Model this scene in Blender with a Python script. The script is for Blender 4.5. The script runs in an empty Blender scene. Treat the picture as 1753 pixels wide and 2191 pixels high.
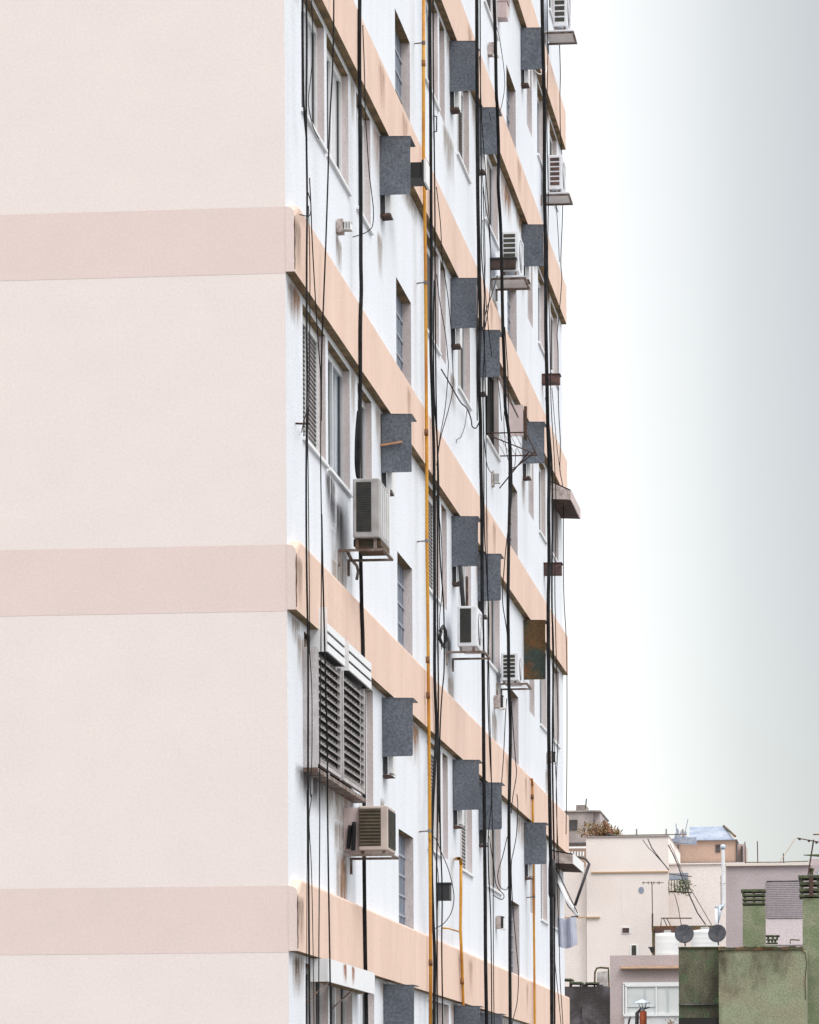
import bpy, math, random
from mathutils import Vector, Matrix
random.seed(7)
sc = bpy.context.scene
col = sc.collection

# ------------------------------------------------------------------ camera
ROLL = 0.0045; F = 9000.0; YH = 2430.0; PHI = math.atan(1004/9000.0); ZC = 17.0
RX = Vector((math.cos(PHI), math.sin(PHI), 0)); FW = Vector((-math.sin(PHI), math.cos(PHI), 0))
CAM = -(RX*(-257/F*36.0) + FW*36.0); CAM.z = ZC
cd = bpy.data.cameras.new('camera'); cam = bpy.data.objects.new('camera', cd); col.objects.link(cam)
cd.sensor_fit = 'HORIZONTAL'; cd.sensor_width = 36.0; cd.lens = 36.0*F/1753.0
cd.shift_x = 0.0; cd.shift_y = (YH-1095.5)/1753.0
cd.clip_start = 1.0; cd.clip_end = 5000.0
UP = Vector((0, 0, 1)); cx = (RX - ROLL*UP).normalized(); cy = (UP + ROLL*RX).normalized(); cz = -FW
M = Matrix((cx, cy, cz)).transposed().to_4x4(); M.translation = CAM
cam.matrix_world = M; sc.camera = cam

# ------------------------------------------------------------------ light
w = bpy.data.worlds.new('World'); sc.world = w; w.use_nodes = True
nt = w.node_tree; nt.nodes.clear()
SUN_AZ = Vector((0.66, -0.75)).normalized(); SUN_EL = math.radians(48)
out = nt.nodes.new('ShaderNodeOutputWorld'); add = nt.nodes.new('ShaderNodeAddShader')
sky = nt.nodes.new('ShaderNodeTexSky'); sky.sky_type = 'NISHITA'; sky.sun_disc = False
sky.sun_elevation = SUN_EL; sky.sun_rotation = math.atan2(SUN_AZ.x, SUN_AZ.y)
b1 = nt.nodes.new('ShaderNodeBackground'); b1.inputs[1].default_value = 0.02
nt.links.new(sky.outputs[0], b1.inputs[0])
tc = nt.nodes.new('ShaderNodeTexCoord'); sx = nt.nodes.new('ShaderNodeSeparateXYZ')
nt.links.new(tc.outputs['Generated'], sx.inputs[0])
rp = nt.nodes.new('ShaderNodeValToRGB')       # thin bright cloud veil, thickest to the west
mr = nt.nodes.new('ShaderNodeMapRange'); mr.inputs[1].default_value = -0.085; mr.inputs[2].default_value = 0.2
nt.links.new(sx.outputs[0], mr.inputs[0]); nt.links.new(mr.outputs[0], rp.inputs[0])
e = rp.color_ramp.elements
e[0].position = 0.03; e[0].color = (0.82, 0.81, 0.79, 1)
e[1].position = 1.0; e[1].color = (0.81, 0.81, 0.80, 1)
for p, c in ((0.073, (0.79, 0.79, 0.775)), (0.112, (0.715, 0.71, 0.69)), (0.152, (0.63, 0.635, 0.615)), (0.19, (0.54, 0.545, 0.53)),
             (0.25, (0.46, 0.465, 0.455)), (0.32, (0.43, 0.45, 0.45)), (0.55, (0.75, 0.76, 0.76))):
    n = e.new(p); n.color = (*c, 1)
mz = nt.nodes.new('ShaderNodeMapRange'); mz.interpolation_type = 'SMOOTHSTEP'     # overcast sky: brightest overhead
mz.inputs[1].default_value = 0.27; mz.inputs[2].default_value = 0.95; mz.inputs[3].default_value = 1.0; mz.inputs[4].default_value = 2.9
nt.links.new(sx.outputs[2], mz.inputs[0])
b2 = nt.nodes.new('ShaderNodeBackground'); b2.inputs[1].default_value = 1.0
nt.links.new(rp.outputs[0], b2.inputs[0]); nt.links.new(mz.outputs[0], b2.inputs[1])
nt.links.new(b1.outputs[0], add.inputs[0]); nt.links.new(b2.outputs[0], add.inputs[1])
nt.links.new(add.outputs[0], out.inputs[0])
sl = bpy.data.lights.new('sun', 'SUN'); sl.energy = 0.9; sl.angle = math.radians(24); sl.color = (1.0, 0.965, 0.92)
so = bpy.data.objects.new('sun', sl); col.objects.link(so)
sd = Vector((SUN_AZ.x*math.cos(SUN_EL), SUN_AZ.y*math.cos(SUN_EL), math.sin(SUN_EL)))
so.rotation_euler = sd.to_track_quat('Z', 'Y').to_euler(); so.location = (30, -30, 60)
sc.view_settings.view_transform = 'Standard'; sc.view_settings.look = 'None'
sc.view_settings.exposure = 0.3; sc.view_settings.gamma = 1.0; sc.view_settings.use_curve_mapping = False

# ------------------------------------------------------------------ helpers
def ray(px, py):
    u = px-876; v = YH-py
    return RX*(u+ROLL*v) + FW*F + UP*(v-ROLL*u)
def A(px, py, o=0.0):
    """point of the facade plane x=o seen at (px,py) of the photograph"""
    d = ray(px, py); t = (o-CAM.x)/d.x
    return CAM + d*t
def B(px, py, y):
    """point of the plane at distance y seen at (px,py)"""
    d = ray(px, py); t = (y-CAM.y)/d.y
    return CAM + d*t

class MB:
    def __init__(s): s.v = []; s.f = []; s.m = []
    def quad(s, pts, mi=0):
        n = len(s.v); s.v += [tuple(p) for p in pts]; s.f.append(tuple(range(n, n+len(pts)))); s.m.append(mi); return s
    def box(s, x0, x1, y0, y1, z0, z1, mi=0, skip=()):
        if x0 > x1: x0, x1 = x1, x0
        if y0 > y1: y0, y1 = y1, y0
        if z0 > z1: z0, z1 = z1, z0
        n = len(s.v)
        s.v += [(x0,y0,z0),(x1,y0,z0),(x1,y1,z0),(x0,y1,z0),(x0,y0,z1),(x1,y0,z1),(x1,y1,z1),(x0,y1,z1)]
        fs = dict(b=(0,3,2,1), t=(4,5,6,7), n=(0,1,5,4), e=(1,2,6,5), f=(2,3,7,6), w=(3,0,4,7))
        for k, q in fs.items():
            if k in skip: continue
            s.f.append(tuple(n+i for i in q)); s.m.append(mi)
        return s
    def prism(s, poly, y0, y1, mi=0):
        """poly in (x,z), extruded along y"""
        n = len(s.v); k = len(poly)
        s.v += [(p[0], y0, p[1]) for p in poly] + [(p[0], y1, p[1]) for p in poly]
        s.f.append(tuple(range(n, n+k))); s.m.append(mi)
        s.f.append(tuple(range(n+2*k-1, n+k-1, -1))); s.m.append(mi)
        for i in range(k):
            j = (i+1) % k; s.f.append((n+i, n+k+i, n+k+j, n+j)); s.m.append(mi)
        return s
    def tube(s, pts, r, k=8, mi=0, cap=True):
        pts = [Vector(p) for p in pts]; n = len(s.v)
        ref = Vector((0.3, 0.9, 0.1)).normalized()
        for i, p in enumerate(pts):
            a = pts[max(i-1, 0)]; b = pts[min(i+1, len(pts)-1)]; t = (b-a)
            t = t.normalized() if t.length > 1e-6 else Vector((0,0,1))
            q = ref if abs(t.dot(ref)) < 0.95 else Vector((1,0,0))
            u = t.cross(q).normalized(); v = t.cross(u)
            rr = r[i] if isinstance(r, (list, tuple)) else r
            for j in range(k):
                an = 2*math.pi*j/k; s.v.append(tuple(p + u*math.cos(an)*rr + v*math.sin(an)*rr))
        for i in range(len(pts)-1):
            for j in range(k):
                a = n+i*k+j; b = n+i*k+(j+1) % k; s.f.append((a, b, b+k, a+k)); s.m.append(mi)
        if cap:
            s.f.append(tuple(n+j for j in range(k-1, -1, -1))); s.m.append(mi)
            m = n+(len(pts)-1)*k; s.f.append(tuple(m+j for j in range(k))); s.m.append(mi)
        return s
    def build(s, name, mat, parent=None, smooth=False, bevel=0):
        me = bpy.data.meshes.new(name); o0 = parent_world(parent) if parent else Vector((0,0,0))
        if parent is None and s.v:
            xs = [Vector(v) for v in s.v]
            lo = Vector((min(v.x for v in xs), min(v.y for v in xs), min(v.z for v in xs)))
            hi = Vector((max(v.x for v in xs), max(v.y for v in xs), max(v.z for v in xs)))
            o0 = Vector(((lo.x+hi.x)/2, (lo.y+hi.y)/2, lo.z))
        me.from_pydata([tuple(Vector(v)-o0) for v in s.v], [], s.f); me.update()
        mats = mat if isinstance(mat, (list, tuple)) else [mat]
        for m in mats: me.materials.append(m)
        for p, mi in zip(me.polygons, s.m): p.material_index = mi; p.use_smooth = smooth
        o = bpy.data.objects.new(name, me); col.objects.link(o)
        if parent: o.parent = parent; 
        else: o.location = o0
        if bevel:
            b = o.modifiers.new('bevel', 'BEVEL'); b.width = bevel; b.segments = 2; b.limit_method = 'ANGLE'
        return o
def parent_world(p):
    v = Vector((0,0,0))
    while p is not None: v += Vector(p.location); p = p.parent
    return v
def empty(name, loc, label, cat, group=None):
    o = bpy.data.objects.new(name, None); col.objects.link(o); o.location = loc; o.empty_display_size = 0.1
    return tag(o, label, cat, group)
def tag(o, label, cat, group=None, kind=None):
    if label: o['label'] = label
    if cat: o['category'] = cat
    if group: o['group'] = group
    if kind: o['kind'] = kind
    return o
def structure(o): o['kind'] = 'structure'; return o

# ------------------------------------------------------------------ materials
def mat(name, c, rough=0.8, metal=0.0, var=0.0, scale=4.0, stretch=(1,1,1), c2=None, lo=0.4, hi=0.6,
        bump=0.0, bscale=60.0, spec=0.5, fine=0.0, detail=6.0, c3=None, s3=1.0, lo3=0.5, hi3=0.7, st3=(1,1,1), gs=42.0):
    m = bpy.data.materials.new(name); m.use_nodes = True; t = m.node_tree
    p = t.nodes['Principled BSDF']; p.inputs['Roughness'].default_value = rough
    p.inputs['Metallic'].default_value = metal; p.inputs['Specular IOR Level'].default_value = spec
    p.inputs['Base Color'].default_value = (*c, 1)
    geo = t.nodes.new('ShaderNodeNewGeometry'); cur = None
    def noise(sc_, st, det=detail):
        mp = t.nodes.new('ShaderNodeMapping'); mp.inputs['Scale'].default_value = st
        t.links.new(geo.outputs['Position'], mp.inputs[0])
        n = t.nodes.new('ShaderNodeTexNoise'); n.inputs['Scale'].default_value = sc_; n.inputs['Detail'].default_value = det
        n.inputs['Roughness'].default_value = 0.6
        t.links.new(mp.outputs[0], n.inputs['Vector']); return n.outputs['Fac']
    def rng(x, a, b, lo_=0.0, hi_=1.0):
        r = t.nodes.new('ShaderNodeMapRange'); r.inputs[1].default_value = a; r.inputs[2].default_value = b
        r.inputs[3].default_value = lo_; r.inputs[4].default_value = hi_
        t.links.new(x, r.inputs[0]); return r.outputs[0]
    def mix(fac, a, b, mode='MIX'):
        x = t.nodes.new('ShaderNodeMix'); x.data_type = 'RGBA'; x.blend_type = mode
        if isinstance(fac, float): x.inputs[0].default_value = fac
        else: t.links.new(fac, x.inputs[0])
        for i, q in ((6, a), (7, b)):
            if isinstance(q, tuple): x.inputs[i].default_value = (*q, 1)
            else: t.links.new(q, x.inputs[i])
        return x.outputs[2]
    cur = c
    if c2: cur = mix(rng(noise(scale, stretch), lo, hi), cur, c2)
    if c3: cur = mix(rng(noise(s3, st3), lo3, hi3), cur, c3)
    if var:
        k = rng(noise(scale*2.7+0.3, (1,1,1)), 0.3, 0.7, 1-var, 1+var*0.4)
        g = t.nodes.new('ShaderNodeCombineColor')
        for i in range(3): t.links.new(k, g.inputs[i])
        cur = mix(1.0, cur, g.outputs[0], 'MULTIPLY')
    if fine:
        k = rng(noise(gs, (1,1,1), 2.0), 0.3, 0.7, 1-fine, 1+fine)
        g = t.nodes.new('ShaderNodeCombineColor')
        for i in range(3): t.links.new(k, g.inputs[i])
        cur = mix(1.0, cur, g.outputs[0], 'MULTIPLY')
    if not isinstance(cur, tuple): t.links.new(cur, p.inputs['Base Color'])
    if bump:
        b = t.nodes.new('ShaderNodeBump'); b.inputs['Strength'].default_value = bump; b.inputs['Distance'].default_value = 0.01
        t.links.new(noise(bscale, (1,1,1), 4.0), b.inputs['Height']); t.links.new(b.outputs[0], p.inputs['Normal'])
    return m

M_side = mat('white_render', (.765,.795,.85), .9, c2=(.70,.715,.76), scale=.9, stretch=(3,2,.3), lo=.45, hi=.85, var=.03, bump=.5, bscale=45, fine=.12,
             c3=(.64,.62,.62), s3=3.0, st3=(1,1.6,.12), lo3=.62, hi3=.95)
M_front = mat('pink_render', (.735,.655,.635), .9, c2=(.71,.635,.617), scale=.9, stretch=(1,1,2.2), lo=.35, hi=.75, var=.02, bump=.12, bscale=50, fine=.04)
M_bside = mat('peach_band', (.765,.56,.46), .9, c2=(.69,.495,.40), scale=1.1, stretch=(1,1.5,.35), lo=.4, hi=.75, var=.04, bump=.4, bscale=45, fine=.06,
              c3=(.82,.64,.55), s3=.9, st3=(1,2,.2), lo3=.55, hi3=.85)
M_bfront = mat('faded_band', (.68,.56,.535), .9, c2=(.655,.54,.52), scale=1.1, stretch=(1,1,1.6), lo=.35, hi=.75, var=.02, bump=.12, bscale=50, fine=.04)
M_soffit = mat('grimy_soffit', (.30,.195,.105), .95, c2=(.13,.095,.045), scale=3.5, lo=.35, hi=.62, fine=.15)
M_frame = mat('aluminium_frame', (.58,.60,.63), .45, .3, var=.1)
M_fwhite = mat('white_frame', (.78,.79,.81), .5, var=.05)
M_fdark = mat('dark_frame', (.035,.033,.035), .5)
M_glass = mat('window_glass', (.16,.19,.22), .08, bump=.12, bscale=1.2, spec=1.0)
M_gblock = mat('glass_block', (.07,.10,.15), .5, c2=(.14,.18,.25), scale=9, lo=.4, hi=.6, bump=.5, bscale=20)
M_slotbar = mat('slot_grille', (.30,.32,.36), .8)
M_reveal = mat('shaded_reveal', (.60,.535,.535), .95, c2=(.50,.44,.43), scale=3, stretch=(1,1,.4), fine=.1)  # shade of the window jambs painted in as a pinkish grey
M_glassw = mat('glass_white_reflection', (.82,.84,.88), .08, c2=(.40,.49,.60), scale=1.6, stretch=(1,3,.3), lo=.52, hi=.58, spec=1.0)  # white and light blue sky reflection painted into the pane colour
M_glassb = mat('glass_pale_curtain', (.52,.60,.68), .08, c2=(.26,.32,.38), scale=2.2, stretch=(1,3,.35), lo=.45, hi=.56, spec=1.0)
M_inside = mat('dark_interior', (.015,.014,.013), .9)
M_curtain = mat('curtain', (.48,.43,.41), .9, c2=(.26,.23,.22), scale=3, stretch=(1,14,.2), lo=.35, hi=.65)
M_shade = mat('louvre_shutter', (.33,.31,.31), .6, c2=(.22,.20,.20), scale=4, stretch=(1,4,.3), lo=.4, hi=.6)
M_grey = mat('grey_sheet', (.125,.14,.168), .55, .25, c2=(.095,.107,.13), scale=3, lo=.4, hi=.65, var=.1, fine=.38)
M_rusty = mat('rust_sheet', (.10,.055,.018), .8, .1, c2=(.035,.05,.04), scale=2.2, lo=.42, hi=.56, var=.2, fine=.3, c3=(.16,.06,.02), s3=4, lo3=.52, hi3=.7)
M_iron = mat('rusted_iron', (.10,.055,.04), .85, .2, c2=(.05,.03,.025), scale=12, fine=.2)
M_black = mat('black_plastic', (.018,.018,.02), .6)
M_cable = mat('black_cable', (.010,.010,.011), .9, c2=(.022,.022,.024), scale=6, spec=.2)
M_yel = mat('yellow_pipe', (.56,.27,.02), .5, c2=(.42,.15,.015), scale=1.1, stretch=(1,1,1), lo=.44, hi=.6, fine=.12, c3=(.12,.05,.02), s3=2.0, lo3=.7, hi3=.76)
M_case = mat('shutter_frame', (.50,.47,.48), .7, c2=(.40,.37,.37), scale=5, fine=.1)
M_louv = mat('louvre_slat', (.34,.31,.30), .6, c2=(.22,.20,.19), scale=6)
M_yelr = mat('stained_joint', (.30,.12,.02), .7, c2=(.12,.05,.02), scale=9)
M_acw = mat('ac_white', (.72,.74,.78), .45, c2=(.60,.60,.62), scale=3, lo=.45, hi=.7, var=.05)
M_acb = mat('ac_beige', (.56,.47,.42), .55, c2=(.46,.38,.34), scale=4, var=.06)
M_acg = mat('ac_grey', (.42,.40,.40), .55, c2=(.32,.30,.29), scale=5, var=.06)
M_dgr = mat('dark_grille', (.022,.024,.024), .7, c2=(.05,.045,.03), scale=10)
M_bgr = mat('brown_grille', (.045,.035,.022), .8, c2=(.02,.017,.012), scale=6)
M_fins = mat('tan_fins', (.13,.10,.065), .7, c2=(.09,.065,.04), scale=6)
M_brk = mat('steel_bracket', (.28,.24,.22), .7, .2, c2=(.12,.07,.05), scale=8, fine=.15)
M_stone = mat('concrete_box', (.50,.43,.41), .95, c2=(.30,.24,.22), scale=12, fine=.2, bump=.4)
M_white = mat('white_plastic', (.80,.80,.80), .5, var=.04)
M_pinkp = mat('pink_panel', (.60,.48,.47), .8, c2=(.50,.41,.40), scale=4)
M_redbox = mat('rust_red_box', (.12,.06,.05), .85, c2=(.055,.035,.035), scale=9, fine=.25)
M_cloth = mat('blue_grey_cloth', (.47,.49,.58), .9, c2=(.40,.42,.51), scale=6)

def stain_mat(name, c, seed, strength=.75):
    m = bpy.data.materials.new(name); m.use_nodes = True; t = m.node_tree
    p = t.nodes['Principled BSDF']; p.inputs['Base Color'].default_value = (*c, 1); p.inputs['Roughness'].default_value = .95
    tcn = t.nodes.new('ShaderNodeTexCoord'); sp = t.nodes.new('ShaderNodeSeparateXYZ'); t.links.new(tcn.outputs['Generated'], sp.inputs[0])
    mp = t.nodes.new('ShaderNodeMapping'); mp.inputs['Scale'].default_value = (1, 9, 1.2); mp.inputs['Location'].default_value = (seed, seed*2, 0)
    t.links.new(tcn.outputs['Generated'], mp.inputs[0])
    n = t.nodes.new('ShaderNodeTexNoise'); n.inputs['Scale'].default_value = 1.0; n.inputs['Detail'].default_value = 5
    t.links.new(mp.outputs[0], n.inputs['Vector'])
    def mth(op, a, b=None):
        x = t.nodes.new('ShaderNodeMath'); x.operation = op; x.use_clamp = True
        for i, q in ((0, a), (1, b)):
            if q is None: continue
            if isinstance(q, (int, float)): x.inputs[i].default_value = q
            else: t.links.new(q, x.inputs[i])
        return x.outputs[0]
    # fade to the sides: 1-|2y-1|
    y2 = mth('MULTIPLY', sp.outputs[1], 1.0)
    a = mth('MULTIPLY', y2, mth('SUBTRACT', 1.0, y2)); a = mth('MULTIPLY', a, 4.0)
    z = mth('POWER', sp.outputs[2], 1.3)
    tp = mth('MULTIPLY', mth('SUBTRACT', 1.0, sp.outputs[2]), 6.0)
    k = mth('MULTIPLY', mth('MULTIPLY', mth('MULTIPLY', a, z), tp), strength*2.0)
    k = mth('MULTIPLY', k, mth('MULTIPLY', mth('SUBTRACT', n.outputs['Fac'], .25), 2.6))
    t.links.new(k, p.inputs['Alpha'])
    return m
M_st = [stain_mat('rust_run', (.30,.15,.07), 1.3, .9), stain_mat('soot_run', (.10,.085,.09), 4.1, .9), stain_mat('dirt_run', (.34,.27,.22), 7.7, .8), stain_mat('band_run', (.42,.27,.19), 3.3, .45)]

# ------------------------------------------------------------------ levels of the facade
LV = [('E', -4.3), ('D', -1.34), ('C', 1.585), ('B', 4.507), ('A', 7.40), ('Z', 10.23), ('Y', 13.046), ('X', 15.857), ('W', 18.67), ('V', 21.5)]
ZB = {k: z+ZC for k, z in LV}
BH = 0.625; LEN = 31.9; ROOF = 24.4+ZC
COLS = [(1.06, 2.60, 'win'), (2.78, 4.38, 'win'), (5.0, 6.14, 'win'), (8.36, 9.78, 'slot'), (11.25, 12.72, 'win'), (12.9, 13.5, 'nar'),
        (14.92, 16.46, 'win'), (18.55, 20.45, 'win'), (21.85, 23.35, 'slot'), (25.25, 26.15, 'nar'), (27.15, 28.4, 'win'), (29.55, 31.0, 'win')]
ordn = ['lowest', 'second', 'third', 'fourth', 'fifth', 'sixth']

bld = empty('apartment_building', (0, 0, 0), 'tall white apartment block with peach floor bands, filling the left of the photo', 'apartment building')
D = 0.11   # depth of the reveals
# side wall as sheets around real openings
mb = MB(); edges = sorted(set([0, LEN] + [c[0] for c in COLS] + [c[1] for c in COLS]))
openings = []
names = [k for k, _ in LV]
for i, (k, z) in enumerate(LV):
    zb = z+ZC; zn = (LV[i+1][1]+ZC) if i+1 < len(LV) else ROOF
    sill = zb+1.65; head = zn-0.06; bt = zb+BH-0.05
    zc = sorted([zb, bt, sill, head, zn])
    for a, b in zip(edges[:-1], edges[1:]):
        typ = None
        for c in COLS:
            if a >= c[0]-1e-6 and b <= c[1]+1e-6: typ = c
        for z0, z1 in zip(zc[:-1], zc[1:]):
            hole = False
            if typ and typ[2] != 'slot' and abs(z0-sill) < 1e-6 and abs(z1-head) < 1e-6: hole = True
            if typ and typ[2] == 'slot' and z0 >= bt-1e-6 and z1 <= sill+1e-6: hole = True
            if hole:
                openings.append((k, typ, z0, z1))
                # reveals
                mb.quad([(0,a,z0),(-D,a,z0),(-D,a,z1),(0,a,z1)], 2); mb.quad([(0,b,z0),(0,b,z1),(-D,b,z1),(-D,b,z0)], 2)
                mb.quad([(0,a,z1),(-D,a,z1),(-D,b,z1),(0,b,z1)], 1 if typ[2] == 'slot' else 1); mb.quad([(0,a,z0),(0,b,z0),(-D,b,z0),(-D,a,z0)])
            else:
                mb.quad([(0,a,z0),(0,b,z0),(0,b,z1),(0,a,z1)])
mb.quad([(0,0,0),(0,LEN,0),(0,LEN,ZB['E']),(0,0,ZB['E'])])
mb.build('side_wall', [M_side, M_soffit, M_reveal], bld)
mb = MB(); mb.quad([(-14,0,0),(0,0,0),(0,0,ROOF),(-14,0,ROOF)]); mb.quad([(-14,LEN,0),(0,LEN,0),(0,LEN,ROOF),(-14,LEN,ROOF)])
mb.quad([(-14,0,0),(-14,LEN,0),(-14,LEN,ROOF),(-14,0,ROOF)]); mb.build('front_wall', M_front, bld)
mb = MB().box(-14.1, .1, -.1, LEN+.1, ROOF+.003, ROOF+.5); mb.build('roof', M_side, bld)
MB().box(-3, -D-.30, .3, LEN-.3, .5, ROOF-.3).build('interior', M_inside, bld)
# floor bands: side slab with a weathered rounded top corner, and the painted stripe on the front
for k, z in LV[:]:
    zb = z+ZC; zt = zb+BH
    m = MB()
    W = .08
    n0 = len(m.v)
    prof0 = [(0.001, zb), (W, zb), (W, zb+.49), (W-.012, zb+.53), (W-.035, zb+.55), (.001, zb+.558)]
    prof1 = [(0.001, zb), (W, zb), (W, zt-.02), (W-.004, zt-.01), (W-.01, zt), (.001, zt+.005)]
    ys = [(-.006, prof0), (.05, prof0), (.30, prof1), (LEN-.12, prof1), (LEN-.003, prof1)]
    K = len(prof0)
    for y, pr in ys: m.v += [(p[0], y, p[1]) for p in pr]
    for a in range(len(ys)-1):
        for i in range(K):
            j = (i+1) % K
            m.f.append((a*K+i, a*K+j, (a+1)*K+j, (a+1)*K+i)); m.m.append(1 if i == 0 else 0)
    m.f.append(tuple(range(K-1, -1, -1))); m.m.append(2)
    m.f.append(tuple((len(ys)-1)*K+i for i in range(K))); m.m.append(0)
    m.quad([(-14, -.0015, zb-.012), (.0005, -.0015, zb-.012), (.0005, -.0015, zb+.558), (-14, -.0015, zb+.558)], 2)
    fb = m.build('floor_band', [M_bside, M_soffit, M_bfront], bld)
    MB().tube([(W+.001, -.004+.004*math.sin(q*2.3), zb+.02+(BH-.17)*q/6) for q in range(7)], [.004,.006,.004,.007,.005,.006,.004], 5).build('corner_crack', M_iron, fb)
    MB().quad([(W+.0025, .004, zb), (W+.0025, .42, zb), (W+.0025, .42, zt-.14), (W+.0025, .004, zt-.14)]).build('corner_dirt', M_st[2], fb)

# windows ------------------------------------------------------------
def window(k, c, z0, z1):
    a, b, typ = c
    style = STY.get((k, COLS.index(c)), 'plain')
    fm = MB(); t = .045; x0, x1 = -D+.003, -D+.045
    if typ == 'slot':
        n = 5; h = (z1-z0)/n
        for i in range(1, n): fm.box(x0, x1-.02, a, b, z0+i*h-.014, z0+i*h+.014)
        for i in range(1, 5): yy = a+(b-a)*i/5; fm.box(x0, x1-.024, yy-.01, yy+.01, z0, z1)
        o = fm.build('window', M_slotbar, bld)
        MB().quad([(-D+.012, a, z0), (-D+.012, b, z0), (-D+.012, b, z1), (-D+.012, a, z1)]).build('pane', M_gblock, o)
        return
    fmat = M_frame if style in ('plain', 'curtain', 'blue') else M_fwhite
    if style == 'open': fmat = M_fdark
    fm.box(x0, x1, a, a+t, z0, z1); fm.box(x0, x1, b-t, b, z0, z1)
    fm.box(x0, x1-.002, a+t, b-t, z1-t-.03, z1); fm.box(x0, x1-.002, a+t, b-t, z0, z0+t)
    if typ == 'win':
        mid = (a+b)/2; fm.box(x0, x1+.004, mid-.03, mid+.03, z0+t, z1-t-.03)
    o = fm.build('window', fmat, bld)
    # dark gasket line beside the mullion and far jamb
    if typ == 'win': MB().box(-D+.013, -D+.022, mid-.065, mid-.031, z0+t, z1-t-.03).build('sash_edge', M_fdark, o)
    MB().box(-D+.0135, -D+.024, b-t-.075, b-t-.002, z0+t+.001, z1-t-.031).build('sash_edge', M_fdark, o)
    gx = -D+.012
    gm = M_glass if style == 'plain' else M_glassw if style == 'white' else M_glassb if style == 'blue' else (M_curtain if style == 'curtain' else M_shade if style == 'blind' else M_inside)
    nm = 'pane' if gm in (M_glass, M_glassw, M_glassb) else 'curtain' if gm is M_curtain else 'blind' if gm is M_shade else 'opening'
    p = MB()
    if style == 'blind':
        n = 26; h = (z1-z0-2*t)/n
        for i in range(n):
            zz = z0+t+i*h
            p.quad([(gx+.004, a+t, zz), (gx+.004, b-t, zz), (gx+.02, b-t, zz+h*.1), (gx+.02, a+t, zz+h*.1)])
            p.quad([(gx+.02, a+t, zz+h*.1), (gx+.02, b-t, zz+h*.1), (gx+.004, b-t, zz+h), (gx+.004, a+t, zz+h)])
    else: p.quad([(gx, a+t, z0+t), (gx, b-t, z0+t), (gx, b-t, z1-t), (gx, a+t, z1-t)])
    p.build(nm, gm, o)
    if typ == 'win':
        MB().box(-D+.05, .028, a-.04, b+.04, z0-.028, z0+.004).build('sill', M_fwhite, o)
STY = {('Z',0):'white', ('Z',1):'white', ('A',0):'blind', ('A',1):'blue', ('A',2):'curtain', ('C',0):'curtain', ('C',1):'curtain', ('D',0):'curtain', ('D',1):'curtain',
       ('Z',2):'white', ('B',0):'blind', ('B',1):'blind', ('A',7):'open', ('B',7):'curtain', ('Z',7):'blind', ('Y',7):'blind', ('C',4):'blind', ('B',4):'blind', ('B',6):'blind',
       ('A',6):'curtain', ('Y',6):'curtain', ('Z',6):'blind', ('C',6):'blind', ('Z',4):'blind', ('C',7):'blind', ('A',10):'blind', ('A',11):'blind',
       ('B',10):'blind', ('B',11):'blind', ('C',10):'curtain', ('C',11):'blind', ('Z',10):'curtain', ('Z',11):'blind', ('Y',10):'white', ('Y',11):'blind',('A',4):'blind'}
# the key of an opening is the band BELOW it; styles above are keyed to the band over the window
over = {names[i]: (names[i+1] if i+1 < len(names) else '') for i in range(len(names))}
STY = {({v: k for k, v in over.items() if v}.get(kk, '-'), n): s for (kk, n), s in STY.items()}
STY[(names[3], 0)] = 'blind'
STY = {}
def sty(band_below, *pairs):
    for n, s in pairs: STY[(band_below, n)] = s
sty('Z', (0,'white'), (1,'white'), (2,'white'), (4,'white'), (6,'blind'), (7,'curtain'), (10,'white'), (11,'blind'))
sty('A', (0,'white'), (1,'white'), (2,'white'), (4,'blind'), (6,'curtain'), (7,'open'), (10,'blind'), (11,'curtain'))
sty('B', (0,'blind'), (1,'blue'), (2,'curtain'), (4,'blind'), (6,'white'), (7,'curtain'), (10,'curtain'), (11,'blind'))
sty('C', (0,'open'), (1,'open'), (2,'blind'), (4,'blind'), (6,'blind'), (7,'curtain'), (10,'blind'), (11,'curtain'))
sty('D', (0,'curtain'), (1,'curtain'), (2,'white'), (4,'curtain'), (6,'open'), (7,'blind'), (10,'blind'), (11,'curtain'))
sty('Y', (4,'white'), (6,'curtain'), (7,'blind'), (10,'curtain'), (11,'blind'))
sty('X', (7,'blind'), (10,'blind'), (11,'white'))
VIS = {'E': [], 'W': [10, 11], 'V': [], 'X': [7, 8, 9, 10, 11], 'Y': [4, 5, 6, 7, 8, 9, 10, 11]}
for k, c, z0, z1 in openings:
    i = COLS.index(c)
    if k in VIS and i not in VIS[k]:
        MB().quad([(-D+.012, c[0], z0), (-D+.012, c[1], z0), (-D+.012, c[1], z1), (-D+.012, c[0], z1)]).build('window', M_glass, bld)
        continue
    # slot openings are made of two cells; join them
    if c[2] == 'slot' and abs(z0-(ZB[k]+BH-.05)) > 1e-6: continue
    if c[2] == 'slot': z1 = ZB[k]+1.65
    window(k, c, z0, z1)

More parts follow.
